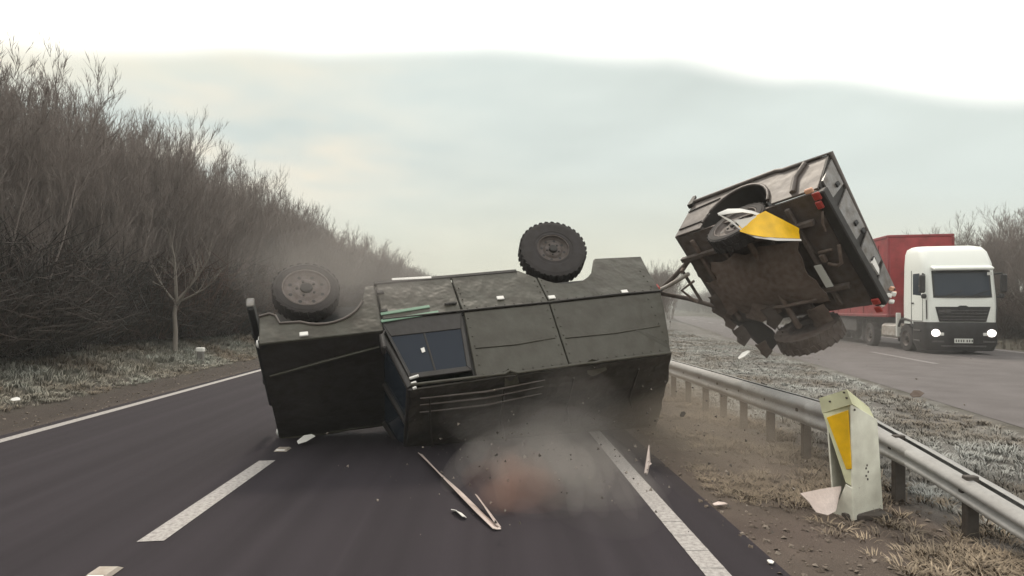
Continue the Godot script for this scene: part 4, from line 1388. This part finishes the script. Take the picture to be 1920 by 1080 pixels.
func ring(y: float, hw: float, zf: float, zb: float, r: float) -> Array:
	var out := []
	for q in [[-1, 1], [1, 1], [1, -1], [-1, -1]]:
		for k in 4:
			var c := Vector3(q[0] * (hw - r), y, (zf - r) if q[1] > 0 else (zb + r))
			var a0: float = {"-11": PI, "11": PI / 2, "1-1": 0.0, "-1-1": -PI / 2}["%d%d" % [q[0], q[1]]]
			var a: float = a0 - PI / 2 * k / 3.0
			out.append(c + Vector3(cos(a), 0, sin(a)) * r)
	return out

func loft(st: SurfaceTool, rings: Array) -> void:
	smooth(st)
	for i in rings.size() - 1:
		var n: int = rings[i].size()
		for k in n:
			var l := (k + 1) % n
			quad(st, rings[i][k], rings[i][l], rings[i + 1][l], rings[i + 1][k])
	flat(st)
	var top: Array = rings[-1]
	for k in range(1, top.size() - 1): tri(st, top[0], top[k], top[k + 1])
	var low: Array = rings[0]
	for k in range(1, low.size() - 1): tri(st, low[0], low[k + 1], low[k])

func build_lorry() -> void:
	var t := thing("articulated_lorry", "white-cabbed articulated lorry with red trailer and lit headlights on opposite carriageway", "lorry", Vector3(15.9, -0.02, -19.4), Basis(Vector3(0, 1, 0), deg_to_rad(-12)) * Basis.from_scale(Vector3(0.875, 1, 0.95)))
	var st := begin()
	loft(st, [ring(1.02, 1.20, 0.0, -1.8, 0.22), ring(1.6, 1.21, 0.02, -1.8, 0.22), ring(1.95, 1.21, 0.0, -1.8, 0.22), ring(2.9, 1.20, -0.14, -1.8, 0.24), ring(3.1, 1.20, -0.20, -1.8, 0.25), ring(3.5, 1.18, -0.42, -1.8, 0.28), ring(3.68, 1.12, -0.62, -1.8, 0.3), ring(3.75, 1.0, -0.95, -1.75, 0.3)])
	var cab := obj("cab", st, M.lorry_white, t)
	# windscreen
	st = begin()
	g_screen(st, 0.98, 1.93, 2.84, 0.012)
	obj("windscreen_surround", st, M.black, cab)
	st = begin()
	g_screen(st, 0.92, 2.0, 2.76, 0.022)
	obj("windscreen", st, M.dark_glass, cab)
	st = begin()
	box(st, Vector3(0.88, 2.72, 0.04), Vector3(0.16, 0.1, 0.015), 0.004)
	obj("windscreen_sticker", st, M.plate, cab)
	for q in [[-0.55, -0.05], [0.35, 0.85]]:
		st = begin()
		tube(st, [Vector3(q[0], 2.0, 0.055), Vector3(q[1], 2.16, 0.045)], 0.012, 5)
		obj("wiper", st, M.black, cab)
	st = begin()
	box(st, Vector3(0, 2.93, -0.02), Vector3(2.0, 0.1, 0.3), 0.03, Basis(Vector3(1, 0, 0), 0.35))
	obj("sun_visor", st, M.lorry_white, cab)
	for s in [-1, 1]:
		st = begin()
		tube(st, [Vector3(s * 1.17, 1.2, -0.06), Vector3(s * 1.185, 1.85, -0.05)], 0.02, 5)
		obj("corner_seam", st, M.lorry_grey, cab)
	# grille, lower front
	st = begin()
	face(st, [Vector3(-0.78, 1.12, 0.035), Vector3(0.78, 1.12, 0.035), Vector3(0.92, 1.62, 0.04), Vector3(-0.92, 1.62, 0.04)], 0.04, Vector3(0, 0, 1))
	obj("grille", st, M.lorry_black, cab)
	for k in 4:
		st = begin()
		box(st, Vector3(0, 1.18 + 0.1 * k, 0.045), Vector3(1.5 + 0.05 * k, 0.03, 0.03), 0.008)
		obj("grille_bar", st, M.lorry_grey, cab)
	st = begin()
	face(st, [Vector3(-0.22, 1.60, 0.055), Vector3(-0.06, 1.50, 0.055), Vector3(0.06, 1.50, 0.055), Vector3(0.22, 1.60, 0.055), Vector3(0.10, 1.66, 0.055), Vector3(-0.10, 1.66, 0.055)], 0.02, Vector3(0, 0, 1))
	obj("badge", st, M.black, cab)
	st = begin()
	box(st, Vector3(-0.62, 1.47, 0.06), Vector3(0.42, 0.11, 0.015), 0.004)
	obj("maker_panel", st, M.lorry_grey, cab)
	st = begin()
	for k in 5: box(st, Vector3(0.02 + 0.1 * k, 1.40, 0.06), Vector3(0.06, 0.05, 0.015), 0.004)
	obj("maker_marks", st, M.lorry_grey, cab)
	st = begin()
	loft(st, [ring(0.14, 1.12, 0.0, -1.0, 0.2), ring(0.4, 1.22, 0.07, -1.1, 0.22), ring(0.95, 1.22, 0.06, -1.1, 0.22), ring(1.10, 1.215, 0.03, -1.1, 0.22)])
	var bump := obj("bumper", st, M.lorry_black, t)
	st = begin()
	for q in [[-0.85, 0.45, 0.4], [0.85, 0.45, 0.4], [0.0, 0.3, 1.5]]:
		box(st, Vector3(q[0], q[1], 0.075), Vector3(q[2], 0.06, 0.02), 0.006)
	obj("bumper_slot", st, M.lorry_grey, bump)
	for s in [-1, 1]:
		st = begin()
		lathe(st, [[0.15, 0.0], [0.145, 0.02], [0.0, 0.05]], 20, Transform3D(Basis.IDENTITY.scaled(Vector3(1.0, 0.85, 1.0)), Vector3(s * 0.93, 0.74, 0.07)))
		obj("headlight", st, M.headlight_glow, bump)
		st = begin()
		box(st, Vector3(s * 0.74, 0.70, 0.07), Vector3(0.17, 0.1, 0.03), 0.01)
		obj("indicator", st, M.lamp_glass, bump)
		var sl := SpotLight3D.new()
		sl.name = "headlight_beam"
		sl.light_energy = 3.0
		sl.spot_range = 40.0
		sl.spot_attenuation = 2.0
		sl.spot_angle = 24.0
		sl.light_color = Color(1, 0.96, 0.9)
		sl.shadow_enabled = true
		sl.light_size = 0.14
		bump.add_child(sl, true)
		sl.position = Vector3(s * 0.93, 0.74, 0.2)
		sl.rotation = Vector3(deg_to_rad(-4), PI, 0)
	st = begin()
	box(st, Vector3(0.0, 0.48, 0.082), Vector3(0.62, 0.15, 0.014), 0.004)
	var pl := obj("number_plate", st, M.plate, bump)
	st = begin()
	for k in 7: box(st, Vector3(-0.25 + 0.083 * k + (0.03 if k > 3 else 0.0), 0.48, 0.091), Vector3(0.035, 0.08, 0.006), 0.001)
	obj("plate_marks", st, M.black, pl)
	# side of the cab in view
	st = begin()
	panel(st, [Vector2(-0.95, 2.05), Vector2(-0.36, 2.0), Vector2(-0.36, 2.45), Vector2(-0.5, 2.78), Vector2(-0.95, 2.78)], Vector3(-1.212, 0, 0), Vector3(0, 0, 1), Vector3(0, 1, 0), Vector3(-1, 0, 0), 0.02, 0.005)
	obj("side_window", st, M.dark_glass, cab)
	st = begin()
	for q in [[-1.05, 1.15, 2.9], [-0.25, 1.15, 2.0]]:
		box(st, Vector3(-1.214, (q[1] + q[2]) / 2, q[0]), Vector3(0.012, q[2] - q[1], 0.02), 0.003)
	box(st, Vector3(-1.216, 1.13, -0.65), Vector3(0.012, 0.02, 0.82), 0.003)
	obj("door_seam", st, M.lorry_grey, cab)
	st = begin()
	box(st, Vector3(-1.225, 1.75, -0.95), Vector3(0.03, 0.05, 0.16), 0.01)
	obj("door_handle", st, M.lorry_black, cab)
	for s in [-1, 1]:
		st = begin()
		box(st, Vector3(s * 1.36, 2.4, 0.0), Vector3(0.2, 0.62, 0.16), 0.05)
		box(st, Vector3(s * 1.30, 1.98, 0.0), Vector3(0.16, 0.16, 0.14), 0.04)
		tube(st, [Vector3(s * 1.18, 2.72, -0.2), Vector3(s * 1.33, 2.74, -0.02)], 0.03, 6)
		tube(st, [Vector3(s * 1.18, 1.95, -0.2), Vector3(s * 1.3, 1.95, -0.04)], 0.03, 6)
		obj("mirror", st, M.lorry_black, cab)
	st = begin()
	for y in [0.45, 0.8]: box(st, Vector3(-1.2, y, -0.6), Vector3(0.12, 0.05, 0.5), 0.01)
	hexa(st, [Vector3(-1.2, 0.35, -0.3), Vector3(1.2, 0.35, -0.3), Vector3(1.2, 0.35, -0.95), Vector3(-1.2, 0.35, -0.95), Vector3(-1.2, 1.05, -0.3), Vector3(1.2, 1.05, -0.3), Vector3(1.2, 1.05, -0.95), Vector3(-1.2, 1.05, -0.95)])
	obj("cab_steps", st, M.lorry_grey, t)
	for s in [-1, 1]:
		st = begin()
		tube(st, [Vector3(s * 1.2, 0.9, -0.95), Vector3(s * 1.2, 1.13, -1.1), Vector3(s * 1.2, 1.18, -1.5), Vector3(s * 1.2, 1.13, -1.9), Vector3(s * 1.2, 0.9, -2.05)], 0.05, 6)
		obj("wheel_arch", st, M.lorry_black, t)
	# chassis, tank
	st = begin()
	for s in [-1, 1]: box(st, Vector3(s * 0.45, 0.85, -3.6), Vector3(0.1, 0.28, 6.0), 0.01)
	obj("chassis", st, M.lorry_grey, t)
	st = begin()
	box(st, Vector3(-0.95, 0.72, -2.95), Vector3(0.5, 0.55, 1.3), 0.1)
	obj("fuel_tank", st, M.steel, t)
	st = begin()
	box(st, Vector3(-1.1, 0.95, -2.3), Vector3(0.16, 0.9, 0.12), 0.02)
	obj("side_marker_panel", st, M.plate, t)
	# trailer of the lorry
	st = begin()
	box(st, Vector3(0, 2.8, -9.6), Vector3(2.5, 3.1, 13.6), 0.04)
	var box_body := obj("trailer_body", st, M.lorry_red, t)
	st = begin()
	for z in [-2.82, -16.38]:
		for y in [1.28, 4.33]: box(st, Vector3(0, y, z), Vector3(2.54, 0.1, 0.1), 0.02)
		for x in [-1.23, 1.23]: box(st, Vector3(x, 2.8, z), Vector3(0.1, 2.95, 0.1), 0.02)
	for x in [-1.24, 1.24]:
		box(st, Vector3(x, 4.33, -9.6), Vector3(0.07, 0.12, 13.4), 0.02)
		box(st, Vector3(x, 1.28, -9.6), Vector3(0.07, 0.12, 13.4), 0.02)
	obj("trailer_frame", st, M.lorry_red_dark, box_body)
	for k in 9:
		st = begin()
		box(st, Vector3(-1.262, 2.72, -3.7 - 1.45 * k), Vector3(0.02, 2.7, 0.06), 0.008)
		obj("curtain_strap", st, M.lorry_red_dark, box_body)
	st = begin()
	for s in [-1, 1]: box(st, Vector3(s * 0.5, 1.08, -9.6), Vector3(0.12, 0.3, 13.2), 0.01)
	for x in [-1.15, 1.15]: box(st, Vector3(x, 0.85, -8.6), Vector3(0.04, 0.5, 5.0), 0.01)
	obj("trailer_chassis", st, M.lorry_grey, t)
	st = begin()
	for s in [-1, 1]: box(st, Vector3(s * 0.8, 0.65, -6.2), Vector3(0.12, 1.0, 0.12), 0.01)
	obj("landing_leg", st, M.lorry_grey, t)
	for z in [-1.5, -4.7, -11.6, -12.9, -14.2]:
		for s in [-1, 1]:
			wheel(t, Vector3(s * 1.05, 0.5, z), Basis(Vector3(0, 1, 0), s * PI / 2), 0.5, 0.3, 0.29, 18)

func g_screen(st: SurfaceTool, hw: float, y0: float, y1: float, out: float) -> void:
	var g := []
	for i in 2:
		var y := y0 if i == 0 else y1
		var row := []
		for k in 9:
			var x := lerpf(-hw, hw, k / 8.0)
			var zf := lerpf(0.0, -0.14, (y - 1.95) / 0.95)
			row.append(Vector3(x, y, zf + out + 0.03 - 0.03 * pow(absf(x) / hw, 3.0)))
		g.append(row)
	for row in g: row.reverse()
	sheet(st, g, 0.03)

# ---------------------------------------------------------------- small things and dust

func chip(called: String, at: Vector3, s: Vector3, turn: Vector3, m: Material, label: String, category: String, group := "") -> void:
	var st := begin()
	var b := Basis.from_euler(turn)
	var a := [Vector3(-0.5, 0, 0.1), Vector3(-0.1, 0.1, 0.45), Vector3(0.5, 0, 0.2)]
	var c := [Vector3(-0.45, 0.05, -0.3), Vector3(0.05, 0.16, -0.5), Vector3(0.42, 0.06, -0.25)]
	for l in [a, c]:
		for i in 3: l[i] = b * (l[i] * s)
	spanned(st, c, a, 3, 0.006, 0.004, 70)
	var o := obj(called, st, m)
	o.position = at
	tag(o, label, category, group)

func stud(at: Vector3, label: String) -> void:
	var t := thing("road_stud", label, "road stud", at, Basis.IDENTITY, "reflective studs along the lane line")
	var st := begin()
	hexa(st, [Vector3(-0.07, 0, 0.08), Vector3(0.07, 0, 0.08), Vector3(0.07, 0, -0.08), Vector3(-0.07, 0, -0.08), Vector3(-0.055, 0.02, 0.05), Vector3(0.055, 0.02, 0.05), Vector3(0.055, 0.02, -0.05), Vector3(-0.055, 0.02, -0.05)])
	obj("housing", st, M.steel, t)
	st = begin()
	box(st, Vector3(0, 0.013, 0.068), Vector3(0.09, 0.014, 0.02), 0.003)
	obj("lens", st, M.white_trim, t)

func build_bits() -> void:
	stud(Vector3(-2.235, 0.009, -3.36), "white reflective road stud at the bottom edge of the picture, nearest the camera")
	stud(Vector3(-2.235, 0.009, -6.3), "white road stud beyond the painted lane dash, before the vehicle's bonnet")
	chip("white_fragment", Vector3(-2.06, 0.07, -6.55), Vector3(0.2, 0.1, 0.14), Vector3(0.2, 0.7, 0.35), M.white_trim, "white plastic fragment in the air below the overturned vehicle's bonnet", "debris")
	chip("white_fragment", Vector3(2.876, 1.029, -6.5), Vector3(0.15, 0.05, 0.08), Vector3(0.3, 0.1, 0.7), M.white_trim, "small white sliver flying in the air below the tumbling trailer", "debris")
	chip("pale_fragment", Vector3(1.804, 0.03, -4.5), Vector3(0.12, 0.05, 0.06), Vector3(0, 0.3, 0), M.pink_plastic, "small pale chip on the dirt between edge line and bollard", "debris")
	chip("pale_fragment", Vector3(1.71, 0.02, -3.5), Vector3(0.05, 0.03, 0.04), Vector3(0, 1.3, 0), M.white_trim, "tiny white chip on the dirt beside the ribbed edge line", "debris")
	chip("litter_scrap", Vector3(-6.86, gh(-6.86, -8.4) + 0.12, -8.4), Vector3(0.12, 0.08, 0.09), Vector3(0.5, 0.3, 0), M.white_trim, "scrap of white litter in the frosted grass on the left verge", "litter")
	chip("dark_fragment", Vector3(2.02, 0.45, -6.0), Vector3(0.07, 0.05, 0.06), Vector3(0.5, 0.3, 1.0), M.dark_metal, "tiny dark clod flying in the dust right of the vehicle", "debris")
	chip("dark_fragment", Vector3(4.45, 0.66, -6.0), Vector3(0.13, 0.08, 0.1), Vector3(0.5, 0.3, 0.4), M.mud_metal, "brown clod flying over the frosted grass beyond the bollard", "debris")
	chip("splinter", Vector3(1.50, 0.10, -5.4), Vector3(0.05, 0.05, 0.05), Vector3(0.5, 0.3, 0.4), M.pink_plastic, "small pale splinter beside the edge line behind the dust", "debris")
	var st := begin()
	tube(st, [Vector3(1.46, 0.02, -5.35), Vector3(1.50, 0.12, -5.42), Vector3(1.53, 0.25, -5.5)], [0.018, 0.022, 0.004], 5)
	tag(obj("upright_shard", st, M.pink_plastic), "thin pale upright shard sticking up beside the edge line", "debris")
	# pale broken strips trailing over the road from under the vehicle
	st = begin()
	spanned(st, [Vector3(-0.74, 0.03, -6.1), Vector3(-0.52, 0.05, -5.45), Vector3(-0.30, 0.05, -4.85), Vector3(-0.10, 0.04, -4.3), Vector3(0.03, 0.02, -4.02)], [Vector3(-0.70, 0.012, -6.1), Vector3(-0.46, 0.012, -5.42), Vector3(-0.22, 0.012, -4.83), Vector3(-0.03, 0.012, -4.3), Vector3(0.09, 0.012, -4.03)], 3, 0.005, 0.03, 81)
	tag(obj("trailing_strip", st, M.pink_plastic), "long thin pale strip lying across the road below the vehicle", "debris")
	st = begin()
	spanned(st, [Vector3(-0.10, 0.10, -4.5), Vector3(-0.03, 0.08, -4.28), Vector3(0.05, 0.04, -4.06)], [Vector3(-0.06, 0.05, -4.5), Vector3(0.02, 0.03, -4.28), Vector3(0.09, 0.012, -4.06)], 3, 0.005, 0.02, 84)
	tag(obj("trailing_strip", st, M.pink_plastic), "short pinkish strip beside the end of the long pale strip", "debris")
	st = begin()
	spanned(st, [Vector3(-0.28, 0.03, -4.38), Vector3(-0.24, 0.05, -4.3), Vector3(-0.19, 0.03, -4.22)], [Vector3(-0.25, 0.012, -4.4), Vector3(-0.2, 0.02, -4.32), Vector3(-0.16, 0.012, -4.24)], 2, 0.005, 0.02, 87)
	tag(obj("white_fragment", st, M.white_trim), "crumpled white scrap on the road left of the long pale strip", "debris")
	# small white marker on the left verge
	var p := Vector3(-7.35, gh(-7.35, -14.8), -14.8)
	var mk := thing("verge_marker", "small weathered white marker block in the grass on the left verge", "marker post", p)
	st = begin()
	box(st, Vector3(0, 0.15, 0), Vector3(0.16, 0.34, 0.10), 0.02)
	obj("post", st, M.trailer_gate, mk)
	st = begin()
	box(st, Vector3(0, 0.29, 0.01), Vector3(0.20, 0.11, 0.12), 0.02)
	obj("white_cap", st, M.white_trim, mk)

var cloud: Node3D

func puff(at: Vector3, s: Vector3, m: FogMaterial, turn: Vector3) -> void:
	var f := FogVolume.new()
	f.shape = RenderingServer.FOG_VOLUME_SHAPE_ELLIPSOID
	f.name = "puff"
	f.size = s
	f.material = m
	cloud.add_child(f, true)
	f.position = at
	f.rotation = turn

# one soft puff: shells inside each other thin out towards the rim, small ragged wisps around them
func dust(at: Vector3, s: Vector3, c: Color, density: float, turn := 0.0) -> void:
	var m := FogMaterial.new()
	m.albedo = c
	m.density = density * 0.2
	for k in 5:
		var f: float = [1.5, 1.22, 0.95, 0.7, 0.42][k]
		var o := Vector3(rng.randf_range(-1, 1), rng.randf_range(-0.6, 0.6), rng.randf_range(-1, 1)) * s * 0.09
		puff(at + o, s * f * Vector3(rng.randf_range(0.88, 1.12), rng.randf_range(0.88, 1.12), rng.randf_range(0.88, 1.12)), m, Vector3(rng.randf_range(-0.25, 0.25), turn + rng.randf_range(-0.3, 0.3), rng.randf_range(-0.25, 0.25)))
	for k in 5:
		var o := Vector3(rng.randfn(), rng.randfn() * 0.8, rng.randfn()) * s * 0.27
		puff(at + o, s * rng.randf_range(0.25, 0.6), m, Vector3(rng.randf_range(-1, 1), rng.randf_range(-1, 1), rng.randf_range(-1, 1)))

func build_dust() -> void:
	rng.seed = 606
	cloud = thing("dust_cloud", "brown grey dust and spray thrown up around the overturned vehicle", "dust")
	cloud.set_meta("kind", "stuff")
	var grey := lin(0.68, 0.63, 0.59)
	var tan_ := lin(0.66, 0.56, 0.46)
	var red := lin(0.62, 0.36, 0.28)
	dust(Vector3(0.60, 0.26, -5.75), Vector3(1.5, 0.5, 1.2), grey, 0.42, 0.2)
	dust(Vector3(0.85, 0.42, -6.0), Vector3(0.9, 0.8, 0.9), grey, 0.28)
	dust(Vector3(0.38, 0.22, -5.0), Vector3(0.9, 0.4, 1.3), grey, 0.42, -0.15)
	dust(Vector3(0.72, 0.15, -4.7), Vector3(0.7, 0.24, 1.3), grey, 0.5, 0.25)
	dust(Vector3(0.24, 0.15, -4.5), Vector3(0.55, 0.24, 1.0), red, 0.6, -0.1)
	dust(Vector3(1.75, 0.22, -6.2), Vector3(1.2, 0.5, 1.5), tan_, 0.25)
	dust(Vector3(2.35, 0.26, -6.3), Vector3(1.3, 0.65, 2.4), tan_, 0.45)
	dust(Vector3(2.3, 0.18, -5.0), Vector3(1.1, 0.42, 1.5), tan_, 0.3)
	dust(Vector3(2.45, 0.34, -8.2), Vector3(1.2, 0.8, 2.2), tan_, 0.35)
	dust(Vector3(-2.0, 1.98, -6.25), Vector3(1.2, 0.8, 0.7), grey, 0.42)
	dust(Vector3(-1.35, 1.9, -6.3), Vector3(1.3, 0.7, 0.8), grey, 0.45)
	dust(Vector3(3.9, 1.2, -7.4), Vector3(2.2, 0.9, 1.5), grey, 0.2)
	# streaks raked forwards over the road from where the roof strikes it
	var sm := FogMaterial.new()
	sm.albedo = grey
	sm.density = 0.42
	var rm := FogMaterial.new()
	rm.albedo = red
	rm.density = 0.55
	for k in 34:
		var f := k / 33.0
		var from := Vector3(lerpf(-0.05, 1.2, f), 0.32, -5.7)
		var to := Vector3(lerpf(-0.15, 1.25, f) + rng.randf_range(-0.25, 0.25), 0.04, -4.2 - 0.7 * rng.randf())
		var t := rng.randf_range(0.3, 0.85)
		var d := to - from
		var ln := rng.randf_range(0.5, 1.2)
		var b := Basis.looking_at(d.normalized(), Vector3(0, 1, 0))
		puff(from.lerp(to, t), Vector3(rng.randf_range(0.12, 0.4), rng.randf_range(0.06, 0.2), ln), rm if f > 0.08 and f < 0.38 and t > 0.45 else sm, b.get_euler())
	# grit thrown up with it
	var st := begin()
	var p := [Vector3(0, 1, 0), Vector3(1, -0.5, 0.3), Vector3(-0.7, -0.4, 0.8), Vector3(-0.2, -0.3, -1)]
	for q in [[0, 2, 1], [0, 3, 2], [0, 1, 3], [1, 2, 3]]: tri(st, p[q[0]], p[q[1]], p[q[2]])
	st.generate_normals()
	var mesh := st.commit()
	mesh.surface_set_material(0, M.grass)
	var spots: Array = []
	var cols: Array = []
	for i in 900:
		var at := Vector3(0.7, 0.3, -5.2) + Vector3(rng.randfn() * 0.8, absf(rng.randfn()) * 0.32 - 0.25, rng.randfn() * 0.7)
		if i % 3 == 0: at = Vector3(2.3, 0.3, -6.0) + Vector3(rng.randfn() * 0.55, absf(rng.randfn()) * 0.35 - 0.25, rng.randfn() * 1.2)
		if i % 9 == 1: at = Vector3(3.6, 1.2, -7.0) + Vector3(rng.randfn() * 0.8, rng.randfn() * 0.5, rng.randfn() * 0.5)
		if at.y < 0.01: continue
		var k := 0.003 + 0.014 * pow(rng.randf(), 4.0)
		spots.append(Transform3D(Basis.from_euler(Vector3(rng.randf() * 6, rng.randf() * 6, rng.randf() * 6)).scaled(Vector3(k, k, k * rng.randf_range(0.8, 2.0))), at))
		cols.append(Color(0.06, 0.05, 0.042).lerp(Color(0.3, 0.26, 0.22), pow(rng.randf(), 3.0)))
	scatter("flying_grit", mesh, spots, cols, "grit and crumbs of dirt flying in the dust around the crash", "grit")

# ---------------------------------------------------------------- scene

func _ready() -> void:
	noise_a.seed = 3; noise_a.frequency = 0.02
	noise_b.seed = 9; noise_b.frequency = 0.03
	var cam := Camera3D.new()
	cam.name = "camera"
	cam.projection = Camera3D.PROJECTION_FRUSTUM
	cam.near = 0.1
	cam.far = 1500.0
	cam.size = 0.1 * 1080.0 / 1085.0
	cam.frustum_offset = Vector2(0.1 * 45.0 / 1085.0, 0.1 * 38.0 / 1085.0)
	cam.position = Vector3(0, 1.55, 0)
	add_child(cam)
	cam.current = true
	var env := Environment.new()
	env.background_mode = Environment.BG_SKY
	env.sky = make_sky()
	env.tonemap_mode = Environment.TONE_MAPPER_LINEAR
	env.tonemap_exposure = 1.0
	env.sdfgi_enabled = true
	env.ssao_enabled = true
	env.ssil_enabled = true
	env.fog_enabled = true
	env.fog_light_color = Color(0.88, 0.89, 0.88)
	env.fog_density = 0.002
	var we := WorldEnvironment.new()
	we.name = "world_environment"
	we.environment = env
	add_child(we)
	var sun := DirectionalLight3D.new()
	sun.name = "sun"
	sun.light_energy = 0.65
	sun.light_angular_distance = 9.0
	sun.light_color = Color(1.0, 0.95, 0.88)
	sun.shadow_enabled = true
	add_child(sun)
	sun.rotation = Vector3(deg_to_rad(-50), deg_to_rad(180 + 12), 0)
	make_materials()
	build_ground()
	build_roads()
	build_trees()
	build_grass()
	build_clods()
	build_barrier()
	build_lorry()
	build_vehicle()
	build_trailer()
	build_bollard()
	build_bits()
	env.volumetric_fog_enabled = true
	env.volumetric_fog_density = 0.0
	build_dust()
